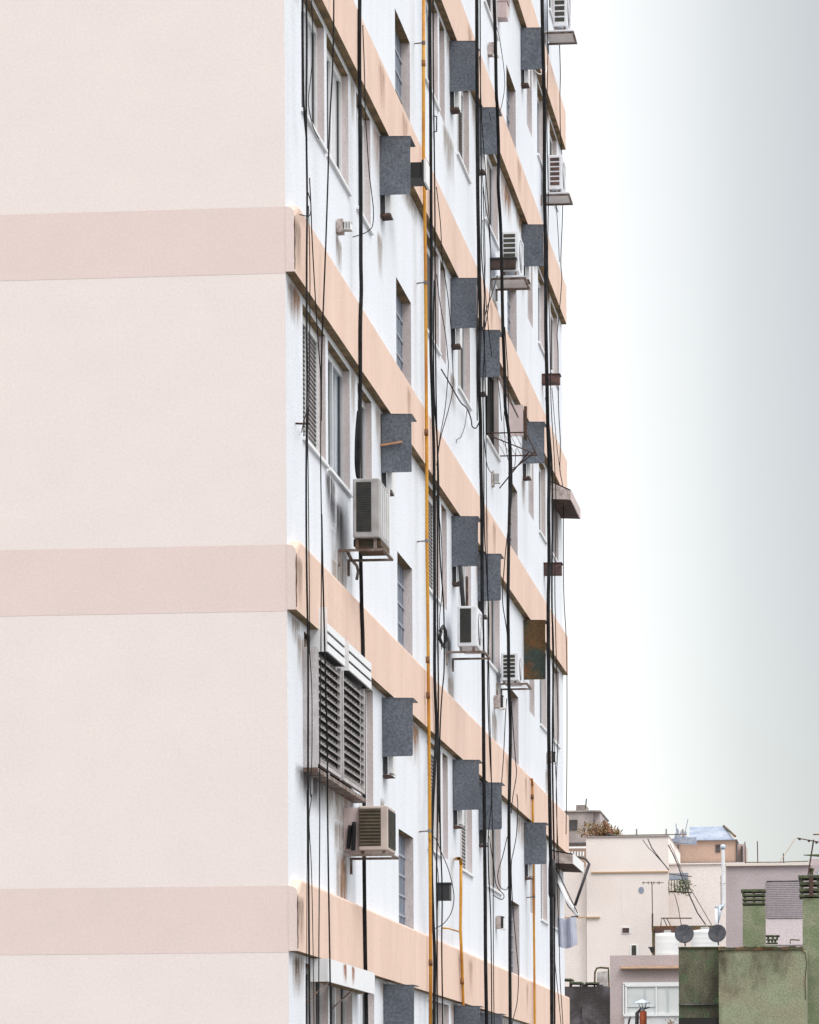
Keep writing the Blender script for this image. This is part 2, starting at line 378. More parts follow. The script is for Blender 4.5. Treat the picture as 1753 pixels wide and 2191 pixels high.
# stains on the walls -------------------------------------------------
def stain(s, zt, width, length, kind):
    z = zt+ZC
    MB().quad([(.003, s-width/2, z-length), (.003, s+width/2, z-length), (.003, s+width/2, z), (.003, s-width/2, z)]).build('stain', M_st[kind], bld)
for s, z, wd, ln, kd in [(3.6, 2.68, .9, 1.0, 0), (3.5, 2.95, 1.0, .5, 2), (3.3, 5.95, 1.2, .6, 1), (3.5, 5.55, 1.3, 1.1, 2), (2.9, 6.12, .8, .5, 1), (3.6, 8.45, .5, .35, 2), (6.9, 9.2, .5, .5, 2), (6.9, 3.45, .4, .5, 2),
        (6.9, 6.35, .5, .4, 2), (13.9, 5.5, .8, 1.0, 2), (14.3, 9.1, .7, .5, 2), (1.5, 3.25, 2.2, .4, 1), (3.4, 3.25, 2.6, .5, 2),
        (19.6, 5.6, .9, .7, 2), (20, 11.1, .9, .8, 0), (13.5, 5.9, .9, .5, 1), (24.3, 9.4, .6, .5, 2), (13.9, 11.9, 1.4, .6, 2), (28.4, 5.6, .6, .6, 2), (.35, 7.38, .6, .35, 2), (.45, 1.56, .5, .4, 0), (1.0, 4.4, .9, .5, 2)]:
    stain(s, z, wd, ln, kd)

rs = random.Random(11)
solid = [(.15, 1.0), (4.42, 4.95), (6.2, 8.3), (8.4, 11.1), (13.6, 14.85), (16.55, 18.45), (20.55, 22.6), (22.8, 25.1), (26.2, 27.1), (28.45, 29.5)]
for k in 'CBAZYX':                                   # grime creeping down the solid wall from the underside of each band
    for a_, b_ in solid:
        if rs.random() < .25: continue
        wd = (b_-a_)*rs.uniform(.6, 1.0); q = a_+(b_-a_-wd)*rs.random()
        stain(q+wd/2, ZB[k]-ZC-.001, wd, rs.uniform(.25, .6), rs.choice((2, 2, 2, 0)))
for k in 'CBAZYX':                                   # runs on the face of the bands
    for i in range(3):
        q = rs.uniform(1, 28); wd = rs.uniform(.25, .8)
        MB().quad([(.0835, q, ZB[k]+.03), (.0835, q+wd, ZB[k]+.03), (.0835, q+wd, ZB[k]+BH-.04), (.0835, q, ZB[k]+BH-.04)]).build('stain', M_st[3], bld)

# shutters and shutter boxes over the first window pair ------------------
def header(s0, s1, z0, z1, o, stripes, name, near=False):
    """sheet box over a window: end cheeks, outer face of boards, dark underside"""
    h = MB()
    h.box(.001, o, s0, s0+.012, z0, z1+(.12 if near else 0)); h.box(.001, o, s1-.012, s1, z0, z1)
    if stripes:
        n = 3; hh = (z1-z0)/n
        for i in range(n): h.box(o-.012+.006*(i % 2), o+.004, s0+.013, s1-.013, z0+i*hh+.004, z0+(i+1)*hh-.022)
    else: h.box(o-.012, o+.004, s0+.013, s1-.013, z0, z1)
    ob = h.build(name, M_fwhite, bld)
    u = MB().box(.002, o-.013, s0+.013, s1-.013, z0+.01, z0+.02)
    if stripes: u.box(o-.03, o-.014, s0+.014, s1-.014, z0+.021, z1-.01)
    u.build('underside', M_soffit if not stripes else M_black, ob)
    return ob
header(1.44, 2.70, 4.31+ZC, 4.585+ZC, .155, True, 'shutter_box', True)
header(2.98, 4.72, 4.31+ZC, 4.585+ZC, .155, True, 'shutter_box')
def louvres(s0, s1, z0, z1, o):
    m = MB(); t = .05
    m.box(o-.035, o, s0, s0+t, z0, z1); m.box(o-.035, o, s1-t, s1, z0, z1)
    m.box(o-.035, o-.002, s0+t, s1-t, z0, z0+.035)
    ob = m.build('shutter', M_case, bld)
    n = 13; h = (z1-z0-.05)/n; q = MB()
    for i in range(n):
        zz = z0+.04+i*h
        q.quad([(o-.002, s0+t, zz), (o-.002, s1-t, zz), (o-.002, s1-t, zz+.016), (o-.002, s0+t, zz+.016)])
        q.quad([(o-.002, s0+t, zz+.016), (o-.002, s1-t, zz+.016), (o-.04, s1-t, zz+h*.5), (o-.04, s0+t, zz+h*.5)])
        for j in range(1, 8):
            yy = s0+t+(s1-s0-2*t)*j/8; q.box(o-.02, o+.001, yy-.008, yy+.008, zz+.017, zz+h*.45)
    q.build('louvres', M_louv, ob)
    MB().box(o-.055, o-.041, s0+t, s1-t, z0+.02, z1).build('backing', M_black, ob)
louvres(1.04, 2.66, 3.28+ZC, 4.29+ZC, .125); louvres(2.80, 4.45, 3.28+ZC, 4.29+ZC, .125)
m = MB(); m.box(.001, .122, .98, 1.035, 3.24+ZC, 4.30+ZC); m.build('shutter_casing', M_case, bld)
m = MB(); m.box(.001, .13, .96, 4.5, 3.20+ZC, 3.237+ZC); m.build('shutter_ledge', M_brk, bld)
hd = header(1.34, 4.8, 1.37+ZC, 1.575+ZC, .165, False, 'shutter_box')
rust = MB()
for a, b_ in ((2.35, 2.60), (3.0, 3.25)): rust.quad([(.1705, a, 1.38+ZC), (.1705, b_, 1.38+ZC), (.1705, b_, 1.575+ZC), (.1705, a, 1.575+ZC)])
rust.build('rust_run', stain_mat('rust_run_strong', (.35,.11,.03), 2.2, 1.6), hd)
m = MB(); m.tube([(.16, 1.5, 1.38+ZC), (.0, 1.1, 1.18+ZC)], .008); m.tube([(.16, 3.3, 1.38+ZC), (.0, 2.9, 1.18+ZC)], .008); m.build('stay', M_brk, hd)

# ------------------------------------------------------------------ vent covers
def cover(s, ztop, col_txt, lab, h=.595, rust=False, duct=.16, w1=.36, j=0):
    zt = ztop+ZC
    e = empty('vent_cover', (.0, s, zt-h), lab, 'vent cover', 'sheet metal vent covers in rows under the bands')
    m_ = M_rusty if rust else M_grey
    tl = random.uniform(-.006, .006)
    p = MB(); p.v = []
    y = s
    pts = [(.010+tl, zt-h), (w1+tl, zt-h+.004), (w1-tl, zt-.004), (.010, zt)]
    p.prism(pts, y, y+.008)
    p.box(w1-.012, w1, y+.009, y+.03, zt-h+.02, zt-.02)
    p.build('panel', m_, e)
    MB().prism([(.004, zt+.001), (w1+.004, zt-.006), (w1+.008, zt+.0), (.004, zt+.008)], y-.004, y+.46).build('top_plate', m_, e)
    if duct:
        MB().box(.052, .10, y+.10, y+.42, zt-h-duct, zt-.05).build('duct', M_white, e)
        MB().box(.012, .048, y+.06, y+.095, zt-h-duct-.01, zt-.06).build('pipe', M_black, e)
        MB().prism([(.0, zt-h-duct-.045), (.0, zt-h-duct-.018), (.07, zt-h-duct-.016), (.11, zt-h-duct-.038)], y+.05, y+.28).build('bracket', M_iron, e)
    return e
ct = {6.9: 'in the column nearest the pink corner', 14.05: 'right of the tall yellow pipe', 17.3: 'behind the middle cable bundle', 24.2: 'in the farthest column'}
lv = {'C': 'lowest', 'B': 'second', 'A': 'third', 'Z': 'fourth', 'Y': 'fifth', 'X': 'sixth'}
for s, lst in ((6.9, 'CBAZ'), (14.05, 'CBAZY'), (17.3, 'CBAZY'), (24.2, 'BAZYX')):
    for k in lst:
        r_ = (s == 24.2 and k == 'A')
        lab = ('grey' if not r_ else 'long rusty') + ' sheet cover ' + ct[s] + ', under the ' + lv[k] + ' peach band'
        cover(s, ZB[k]-ZC-.05, '', lab, h=.85 if r_ else .595, rust=r_, duct=(.16 if not (s == 24.2 and k == 'A') else 0), w1=.295 if s == 17.3 else .315)
# thin wooden slat stuck across one cover
e_ = MB().prism([(.004, 7.02+ZC), (.004, 7.04+ZC), (.224, 7.07+ZC), (.224, 7.05+ZC)], 6.85, 6.88).build('wood_slat', mat('raw_wood', (.50,.27,.17), .8, c2=(.4,.2,.12), scale=10))
tag(e_, 'short pale wooden slat stuck across the grey cover near the corner', 'slat')

# ------------------------------------------------------------------ air conditioners
def ac(s, z0, o0, o1, h, ln, cas, grille, lab, bars=0, shroud=False, bracket=True, drop=.05, bl=None, tray=False, outer='fan'):
    z0 += ZC; z1 = z0+h
    e = empty('air_conditioner', (0, s, z0), lab, 'air conditioner', 'air conditioners hung on the facade')
    c_ = MB().box(o0, o1, s, s+ln, z0, z1).build('casing', cas, e, bevel=.012)
    g0 = o0+(o1-o0)*(.02 if shroud else .13); g1 = o0+(o1-o0)*(.76 if shroud else .70 if not bars else .80)
    zz0 = z0+h*.10; zz1 = z1-h*.06
    if bars:
        g = MB(); n = bars; hh = (zz1-zz0)/n
        for i in range(n): g.box(g0, g1, s-.004, s+.001, zz0+i*hh+hh*.14, zz0+(i+1)*hh-hh*.14)
        g.build('side_grille', grille, e)
    else:
        MB().box(g0, g1, s-.003, s+.001, zz0, zz1).build('side_grille', grille, e)
        g = MB(); n = 11 if shroud else 22
        for i in range(n):
            zz = zz0+(i+.5)*(zz1-zz0)/n
            g.box(g0+.004, g1-.004, s-.008, s-.004, zz-.004, zz+(.010 if shroud else .003))
        g.build('fins', M_fins if shroud else M_fdark, e)
    if outer == 'fan':
        cy_, cz_ = s+ln*.42, (z0+z1)/2; rr = h*.40
        f = MB()
        for r_ in (rr, rr*.8, rr*.6, rr*.4, rr*.2):
            f.tube([(o1+.012, cy_+math.cos(a*math.pi/10)*r_, cz_+math.sin(a*math.pi/10)*r_) for a in range(21)], .004, 4, cap=False)
        for a in range(4):
            an = a*math.pi/4; f.tube([(o1+.012, cy_-math.cos(an)*rr, cz_-math.sin(an)*rr), (o1+.012, cy_+math.cos(an)*rr, cz_+math.sin(an)*rr)], .004, 4)
        f.build('fan_guard', M_acw, e)
        d = MB(); n = len(d.v); d.v += [(o1+.003, cy_+math.cos(a*math.pi/12)*rr, cz_+math.sin(a*math.pi/12)*rr) for a in range(24)]
        d.f.append(tuple(range(24))); d.m.append(0); d.build('fan', M_dgr, e)
    elif outer == 'plain':
        g = MB()
        for i in range(4): yy = s+.14+i*.16; g.box(o1+.0005, o1+.005, yy, yy+.03, z0+.05, z1-.05)
        g.build('side_ribs', M_acw, e); MB().box(o1-.004, o1+.008, s+ln-.03, s+ln+.004, z0, z1+.004).build('edge_trim', M_white, e)
    else:
        g = MB()
        for i in range(16): yy = s+.05+(ln-.1)*i/15; g.box(o1+.001, o1+.008, yy-.006, yy+.006, z0+.04, z1-.04)
        g.build('coil', M_dgr, e); 
        MB().box(o1+.0005, o1+.004, s+.03, s+ln-.03, z0+.03, z1-.03).build('coil_backing', M_dgr, e)
    if shroud:
        MB().box(.001, o0-.001, s+.05, s+ln, z0, z1-.01).build('sleeve', M_pinkp, e)
        b = MB(); n = 8
        b.tube([(.05+.02*math.sin(t*math.pi/n), s+.02, z0+.02+.22*math.sin(t*math.pi/n)) for t in range(n+1)], .02)
        b.tube([(.10+.01*math.sin(t*math.pi/n), s+.0, z0+.0+.27*math.sin(t*math.pi/n)) for t in range(n+1)], .022)
        b.build('hose', M_black, e)
    if tray: MB().prism([(.03, z0-drop+.001), (bl or o1+.03, z0-drop+.001), ((bl or o1+.03)-.03, z0-drop+.022), (.05, z0-drop+.022)], s-.02, s+ln+.02).build('tray', M_acw, e)
    if bracket:
        b = MB(); bo = bl or o1+.03
        for yy in (s+.02, s+ln-.08):
            b.box(.001, bo, yy, yy+.03, z0-drop-.022, z0-drop); b.box(.001, .022, yy, yy+.03, z0-drop-.16, z0-drop-.022)
        b.box(bo-.028, bo+.002, s+.055, s+ln-.085, z0-drop-.018, z0-drop-.003)
        b.box(o0+.02, o0+.05, s+.03, s+.05, z0-drop, z0-.001); b.box(o1-.06, o1-.03, s+.03, s+.05, z0-drop, z0-.001)
        b.build('bracket', M_brk, e)
    return e
ac(3.42, 5.60, .145, .395, .555, .80, M_acg, M_dgr, 'dirty grey air conditioner left of the second grey cover, over rusty brackets', bl=.44, drop=.10, outer='plain')
MB().box(.14, .40, 3.5, 4.2, 5.535+ZC, 5.598+ZC).build('base_tray', M_rusty, [o for o in col.objects if o.name.startswith('air_cond')][-1])
ac(3.70, 2.69, .15, .43, .42, .62, M_acb, M_bgr, 'beige window air conditioner with brown slats near the foot of the facade', shroud=True, drop=.03, bl=.47, outer='coil')
ac(13.32, 5.72, .14, .37, .475, .80, M_acw, M_dgr, 'white air conditioner with tall dark side grille between second and third bands', bl=.46, drop=.05)
ac(19.85, 6.02, .07, .30, .37, .75, M_acw, M_dgr, 'white air conditioner with barred side left of the rust brown cover', bars=6, bl=.42, drop=.03)
ac(19.35, 11.34, .14, .37, .53, .80, M_acw, M_dgr, 'white air conditioner with barred side behind a dark plank, left of a cover', bars=7, tray=True, bl=.46, drop=.08)
ac(28.5, 16.95, .14, .36, .62, .75, M_acw, M_dgr, 'topmost white air conditioner sticking out against the sky', bars=6, tray=True, bl=.46, drop=.08)
ac(27.7, 14.28, .12, .33, .52, .75, M_acw, M_redbox, 'white air conditioner with brown bars high on the far corner', bars=6, tray=True, bl=.44, drop=.07)
# small black unit half hidden by a cover
e = empty('junction_box', (.2, 7.6, 9.9+ZC), 'small black box with white outer side peeping out behind the fourth band cover', 'junction box')
MB().box(.02, .37, 7.5, 7.9, 9.89+ZC, 10.05+ZC).build('body', M_black, e); MB().box(.39, .41, 7.52, 7.9, 9.85+ZC, 10.09+ZC).build('face_plate', M_white, e)
MB().box(.37, .39, 7.48, 7.9, 9.85+ZC, 10.07+ZC).build('rim', M_black, e)
# condensate hose under the first AC
m = MB().tube([A(742,1178,.05), A(752,1198,.05), A(763,1210,.06), A(766,1222,.06), A(763,1240,.05)], .015, 8)
tag(m.build('drain_hose', M_brk, smooth=True), 'curved grey drain hose hanging under the dirty grey air conditioner', 'hose')
# insulated pipes above the white unit
e = empty('pipe_lagging', (.1, 14.2, 6.2+ZC), 'pair of dark lagged pipes dropping behind the white air conditioner beside the yellow pipe', 'pipes')
MB().tube([(.12, 13.9, 6.75+ZC), (.125, 14.0, 6.5+ZC), (.15, 14.05, 6.15+ZC)], .028, 8).build('lagged_pipe', M_black, e, smooth=True)
MB().tube([(.10, 14.9, 6.75+ZC), (.10, 14.9, 6.4+ZC), (.12, 14.8, 6.1+ZC)], .018, 8).build('lagged_pipe', M_iron, e, smooth=True)
m = MB(); pr = [A(942,1350,.05), A(948,1340,.06), A(953,1350,.07), A(955,1372,.07), A(950,1385,.06), A(944,1375,.06), A(940,1364,.05), A(944,1352,.05)]
m.tube(pr, .02, 6); tag(m.build('coiled_hose', M_black, smooth=True), 'small loop of black hose left of the white air conditioner on its shelf', 'hose')

# ------------------------------------------------------------------ vents and small boxes
def vent(px, py, w_, h, lab, style='lamp', tube_l=.07):
    p = A(px, py); s, z = p.y, p.z
    e = empty('wall_vent', (0, s, z), lab, 'wall vent', 'small vents and boxes on the facade')
    MB().prism([(.0, z), (w_, z), (w_, z+h), (.012, z+h*.96)], s, s+.16).build('body', M_stone, e)
    g = MB(); n = 5
    if style == 'lamp':
        for i in range(n): yy = w_+.012+i*tube_l/n; g.box(yy, yy+.006, s+.01, s+.14, z+h*.2, z+h*.85)
        g.box(w_+.001, w_+tube_l+.01, s+.02, s+.13, z+h*.2, z+h*.27); g.box(w_+.001, w_+tube_l+.01, s+.02, s+.13, z+h*.78, z+h*.85)
        g.build('slats', M_white, e)
        MB().box(w_+.001, w_+tube_l, s+.04, s+.11, z+h*.28, z+h*.77).build('core', M_black, e)
    else:
        MB().box(w_+.001, w_+.035, s+.01, s+.15, z+h*.05, z+h*.95).build('gap', M_black, e)
        g.box(w_+.036, w_+.06, s, s+.16, z-.01, z+h*.8); g.box(w_-.01, w_+.036, s, s+.16, z-.018, z-.003); g.build('cowl', M_white, e)
vent(718, 496, .065, .125, 'small stone vent with white slatted tube under the first window pair', 'lamp')
vent(1043, 116, .08, .16, 'small stone vent near the photo top between two cable bundles', 'cowl')
vent(1051, 1039, .03, .20, 'black and white lantern-like vent below the drying rack', 'lamp')
vent(1056, 1514, .09, .17, 'stone vent with black slot below the barred air conditioner', 'cowl')
vent(1060, 1987, .07, .17, 'stone vent with black slot above the lowest peach band', 'cowl')
vent(1169, 1631, .10, .17, 'small vent behind the farthest thick cable', 'cowl')
def sbox(px, py, w_, h, ln, m_, name, lab, cat, bev=0, o0=.001):
    p = A(px, py); ob = MB().box(o0, w_, p.y, p.y+ln, p.z, p.z+h)
    o = ob.build(name, m_, bevel=bev); tag(o, lab, cat); return o
# plain boxes are built as body + lid so that they read as the real thing
def lidbox(px, py, w_, h, ln, m_, m2, lab, cat, name):
    p = A(px, py); s, z = p.y, p.z
    e = empty(name, (0, s, z), lab, cat)
    MB().box(.001, w_, s, s+ln, z, z+h-.02).build('body', m_, e, bevel=.006)
    MB().box(.001, w_+.015, s-.012, s+ln+.012, z+h-.019, z+h).build('lid', m2, e)
lidbox(1064, 37, .125, .24, .25, M_pinkp, M_pinkp, 'plain pinkish box on the wall at the very top, right of a cable bundle', 'box', 'meter_box')
lidbox(933, 1926, .155, .20, .22, M_black, M_black, 'square black box on the wall between the two yellow pipes', 'box', 'meter_box')
lidbox(1048, 575, .335, .145, .10, mat('dark_wood', (.05,.03,.025), .8, c2=(.03,.02,.015), scale=9), M_black, 'dark plank box in front of the barred air conditioner', 'box', 'planter_box')
lidbox(1159, 820, .265, .145, .22, M_redbox, M_iron, 'rust red planter ledge on the far corner, upper of two', 'planter', 'planter_box')
lidbox(1163, 1229, .265, .18, .22, M_redbox, M_iron, 'dark rusty planter ledge on the far corner, lower of two', 'planter', 'planter_box')
# white wall handle
p0 = A(928, 247, 0); m = MB()
m.tube([A(928,248,.005), A(934,249,.06), A(934,281,.06), A(928,282,.005)], .008, 6)
tag(m.build('wall_bracket', M_black, smooth=True), 'small U-shaped handle bolted to the white wall right of the yellow pipe', 'handle')

# ------------------------------------------------------------------ yellow gas pipes
def pipe(name, pts, o, r, lab, clips=(), elbow=None, joints=()):
    e = empty(name, A(pts[-1][0], pts[-1][1], o), lab, 'gas pipe', 'yellow gas pipes')
    P3 = [A(x, y, o) for x, y in pts]
    MB().tube(P3, r, 10).build('pipe', M_yel, e, smooth=True)
    for x, y in joints:
        c = A(x, y, o); MB().tube([c+Vector((0,0,-.035)), c+Vector((0,0,.035))], r*1.25, 10).build('joint', M_yelr, e, smooth=True)
    for (x0, y0, x1) in clips:
        a_ = A(x1, y0, o+.012); b_ = A(x0, y0+2, .003)
        MB().tube([b_, a_], .008, 6).tube([a_+Vector((0,0,-.018)), a_+Vector((0,0,.018))], r*1.2, 8).build('clip', M_brk, e)
    if elbow: 
        q = [A(x, y, oo) for x, y, oo in elbow]; MB().tube(q, r*1.1, 10).build('elbow', M_yel, e, smooth=True)
    return e
pipe('gas_pipe', [(906,-40),(906,200),(906,330),(908,420),(910,560),(911,700),(912,850),(913,1000),(913,1150),(915,1300),(917,1500),(919,1700),(920,1850),(921,2000),(921,2230)], .12, .0185,
     'long yellow gas pipe running the whole height of the facade', clips=[(887,91,906),(892,604,910),(893,1157,913),(897,1778,919)],
     joints=[(906,135),(908,387),(912,925),(915,1412),(916,1488),(921,2060)])
pipe('gas_pipe', [(986,1846),(986,1900),(985,1990),(989,2080),(992,2191),(992,2240)], .11, .018, 'short yellow gas pipe with elbow starting above the lowest peach band',
     joints=[(989,2100)], elbow=[(975,1838,.02),(981,1837,.10),(985,1838,.11),(986,1850,.11)])
pipe('gas_pipe', [(1139,1675),(1140,1750),(1141,1850),(1142,1950),(1143,2050),(1144,2191),(1144,2240)], .11, .017, 'far yellow gas pipe with elbow in front of the last grey cover',
     joints=[(1139,1705)], clips=[(1127,1919,1142)], elbow=[(1127,1666,.0),(1131,1667,.06),(1138,1667,.11),(1139,1680,.11)])
m = MB().tube([A(947,1986,.05), A(960,1987,.08), A(983,1994,.11)], .010, 8)
tag(m.build('pipe_strut', M_yel, smooth=True), 'thin orange strut reaching left from the short yellow pipe', 'strut')

# ------------------------------------------------------------------ cables
def cable(pts, wpx, lab, o=.125, name='cable', m_=None, seg=True):
    # smooth the polyline a little (Catmull-Rom)
    P3 = [A(x, y, o) for x, y in pts]; Q = []
    for i in range(len(P3)-1):
        p0 = P3[max(i-1, 0)]; p1 = P3[i]; p2 = P3[i+1]; p3 = P3[min(i+2, len(P3)-1)]
        for t in (0, .25, .5, .75):
            Q.append(0.5*((2*p1)+(p2-p0)*t+(2*p0-5*p1+4*p2-p3)*t*t+(3*p1-3*p2+p3-p0)*t*t*t))
    Q.append(P3[-1])
    mid = P3[len(P3)//2]; sc_ = F/((mid-CAM).dot(FW))
    o_ = MB().tube(Q, max(wpx/2/sc_, .003), 7 if wpx > 4 else 5).build(name, m_ or M_cable, smooth=True)
    tag(o_, lab, 'cable', 'cables down the facade'); return o_
def L(x0, y0, s_, *pts): return [(x0+a/s_, y0+b/s_) for a, b in pts]
cable([(655,-40),(656,100),(655,250),(657,420),(656,560),(656,700),(657,830),(655,1020),(656,1220),(659,1400),(659,1700),(661,2000),(663,2230)], 4.5, 'thickest black cable running the full height beside the pink corner', o=.19)
cable([(647,-40),(648,100),(650,225),(656,300)], 4.5, 'short black cable at the left jamb of the topmost window', o=.09)
cable([(663,-40),(669,60),(668,130),(664,170),(660,215),(664,250),(673,280),(682,296)], 2.2, 'thin wire looping across the topmost window glass', o=.05)
cable([(658,410),(664,430),(665,448),(661,462),(641,459)], 2.5, 'short hooked wire end beside the rounded band corner', o=.11)
cable([(662,380),(665,440),(668,520),(675,646),(681,740),(686,817),(686,997),(688,1148),(687,1300),(686,1450),(684,1600),(684,1750),(683,1900),(682,2050),(682,2230)], 2.6, 'thin black cable, second from the pink corner in the lower half', o=.19)
cable([(714,-40),(713,100),(706,250),(703,330),(701,400),(697,520),(691,674),(688,760),(687,900)], 3.6, 'slanting black wire crossing the topmost windows and band')
cable([(688,1100),(690,1200),(692,1280),(695,1400),(697,1482),(700,1598),(701,1750),(703,1900),(706,2085),(707,2230)], 3.8, 'black cable crossing the louvred shutter, right of the corner cables', o=.19)
cable([(660,440),(663,600),(661,830),(658,930),(659,1000),(661,1200),(662,1300),(662,1400)], 2.2, 'thin cable twin hugging the thickest corner cable in the upper half')
cable([(662,1389),(667,1480),(667,1620),(664,1700),(667,1702),(661,1755),(666,1853),(669,1992),(671,2131),(672,2230)], 2.0, 'wavy thin wire just right of the corner cable at the foot')
cable([(656,1690),(657,1800),(656,2000),(657,2230)], 1.4, 'faint thin wire left of the corner cable at the foot')
cable([(770,-40),(769,120),(771,300),(772,450),(772,560),(773,620),(771,700),(771,800),(770,880),(767,1000),(768,1100),(771,1170),(774,1300),(777,1400),(779,1690),(779,1830),(781,2000),(785,2230)], 8.6, 'thick straight black riser pipe crossing the first bands left of the yellow pipe', o=.10, name='riser_pipe')
cable([(766,880),(762,930),(761,990),(764,1020)], 5.5, 'short bulging black cable just above the dirty grey air conditioner', o=.12)
cable([(776,53),(780,162),(781,232),(785,300),(790,371),(796,420),(799,452),(797,482),(788,494),(776,500),(755,507)], 2.2, 'thin curved wire sweeping right of the thick riser near the top', o=.09)
cable([(919,-40),(921,200),(922,400),(923,560),(922,680),(922,760),(925,850),(928,950),(929,1045),(930,1300),(930,1450),(934,1560),(930,1640),(926,1730),(923,1830),(926,1949),(930,2047),(929,2165),(929,2230)], 7.0, 'thick black cable just right of the long yellow pipe', o=.11)
cable([(927,-40),(927,150),(930,400),(931,600),(932,760),(934,900),(938,1010),(939,1100),(942,1199),(948,1277),(950,1337),(950,1435),(946,1480),(942,1549),(940,1647),(942,1785),(946,1909),(945,2027),(947,2165),(947,2230)], 3.2, 'cable running second right of the long yellow pipe')
cable([(929,600),(927,700),(929,850),(936,960),(936,1100),(936,1300),(938,1500),(936,1620),(936,1750),(934,1860),(935,1980),(935,2100),(936,2230)], 3.6, 'cable third right of the yellow pipe, tied into its bundle')
cable([(925,1790),(933,1797),(945,1826),(959,1860),(969,1899),(971,1929),(963,1958),(947,1978),(926,1989)], 2.0, 'wide half-moon loop of wire between the two lower yellow pipes')
cable(L(900,380,5.07,(170,100),(215,500),(235,900),(290,1250),(330,1650),(345,1950))+[(969,829),(959,878),(945,927),(938,967),(935,1006)], 2.0, 'slack wire bowing right of the yellow pipe, outer of two')
cable([(934,587),(941,646),(953,715),(958,764),(959,789),(953,868),(941,937),(934,996)], 1.9, 'slack wire bowing right of the yellow pipe, inner of two')
cable([(944,790),(959,815),(985,860),(999,874),(1008,898),(1010,912),(1018,916),(1025,904)], 2.8, 'crooked wire hooking across the white wall to the middle bundle', o=.06)
cable([(999,878),(995,908),(987,933),(982,938),(977,941),(976,948)], 1.5, 'hair-thin dangling wire end under the crooked wire', o=.04)
cable([(918,1795),(930,1830),(938,1880),(935,1960)], 1.6, 'thin diagonal wire leaving the yellow pipe at the lowest windows')
cable([(937,1480),(938,1560),(937,1660),(940,1760)], 3.0, 'short parallel strand beside the yellow pipe bundle at the second band')
cable([(1020,-40),(1021,200),(1022,380),(1023,460),(1026,600),(1028,700),(1025,760),(1025,830),(1028,900),(1029,1000),(1031,1100),(1032,1300),(1034,1440),(1035,1600),(1036,1700),(1038,1900),(1039,2060),(1042,2230)], 8.0, 'thick black cable of the middle bundle, full height', o=.37)
cable([(1027,-40),(1028,200),(1030,419),(1030,538),(1036,617),(1037,700),(1036,760),(1033,829),(1035,947),(1036,1120),(1040,1200),(1043,1258),(1046,1337),(1044,1415),(1044,1500),(1048,1608),(1052,1706),(1044,1811),(1050,1968),(1052,2165),(1052,2230)], 2.7, 'thin cable next to the thick middle cable', o=.37)
cable([(1028,330),(1036,420),(1044,470),(1048,520),(1052,560)], 1.8, 'thin wire slanting right off the middle bundle near the upper windows', o=.2)
cable([(1033,400),(1038,560),(1034,690),(1037,760),(1039,849),(1040,967),(1041,1085),(1044,1300),(1047,1500),(1050,1600),(1053,1750),(1055,1900),(1056,2100),(1058,2230)], 2.0, 'outer thin cable of the middle bundle', o=.37)
cable([(1064,590),(1052,630),(1040,665),(1035,700)], 2.2, 'wire slanting down left from the barred air conditioner to the middle bundle', o=.2)
cable([(1022,320),(1021,470),(1022,620),(1020,760),(1021,900)], 2.4, 'thin left strand of the middle bundle', o=.37)
cable([(1056,-40),(1060,90),(1062,200),(1064,230),(1067,330),(1066,400),(1071,480),(1074,600),(1076,700),(1080,800),(1081,870),(1089,930),(1091,980),(1091,1050),(1089,1140),(1088,1200),(1087,1300),(1088,1380),(1089,1470),(1092,1550),(1091,1650),(1089,1750),(1090,1850),(1091,1950),(1091,2050),(1092,2230)], 7.2, 'thick cable running in front of both barred air conditioners', o=.38)
cable([(1080,700),(1084,760),(1087,809),(1088,900),(1094,960),(1095,1060),(1085,1150),(1080,1200),(1075,1280),(1083,1340),(1088,1380)], 2.2, 'thin wire winding beside the thick cable of the barred air conditioners', o=.3)
cable([(1084,1495),(1081,1540),(1078,1608),(1073,1677)], 2.0, 'thin wire dropping left from the stone vent to a grey cover', o=.15)
cable([(1094,1500),(1098,1560),(1103,1627),(1105,1657),(1097,1706),(1094,1740)], 2.0, 'thin wire crossing the second band right of the thick cable', o=.15)
cable([(1085,1791),(1076,1830),(1067,1860),(1065,1880),(1071,1899),(1083,1904),(1089,1893)], 2.0, 'small wire loop above the lowest stone vent', o=.15)
cable([(1106,1700),(1108,1726),(1105,1785),(1099,1820),(1094,1850),(1096,1920),(1104,2020),(1109,2080),(1107,2140),(1096,2190),(1092,2230)], 2.0, 'thin slack wire beside the lower narrow glass block window', o=.15)
cable([(1046,240),(1058,280),(1066,255),(1080,180),(1070,90),(1060,50)], 1.5, 'thin wire draped between top window and cable bundle', o=.2)
cable([(1159,-40),(1161,60),(1163,150),(1165,250),(1165,400),(1167,500),(1168,650),(1168,700),(1170,800),(1172,900),(1175,1000),(1174,1100),(1175,1200),(1173,1300),(1174,1450),(1174,1550),(1176,1700),(1178,1820),(1179,1870),(1180,2000),(1181,2230)], 8.0, 'thickest far cable beside the farthest column of grey covers', o=.37)
cable([(1168,850),(1176,930),(1181,1000),(1182,1100),(1181,1200),(1181,1300),(1184,1400),(1182,1600),(1184,1750),(1187,1900),(1186,2000),(1187,2230)], 4.0, 'second cable just right of the thickest far cable', o=.37)
e_ = MB().tube([A(1181,1840,.37), A(1181,1860,.37), A(1181,1912,.37), A(1181,1920,.37)], [.045,.055,.055,.045], 10).build('cable_splice', M_black, smooth=True)
tag(e_, 'fat black splice sleeve on the far cables near the ground end', 'cable splice')
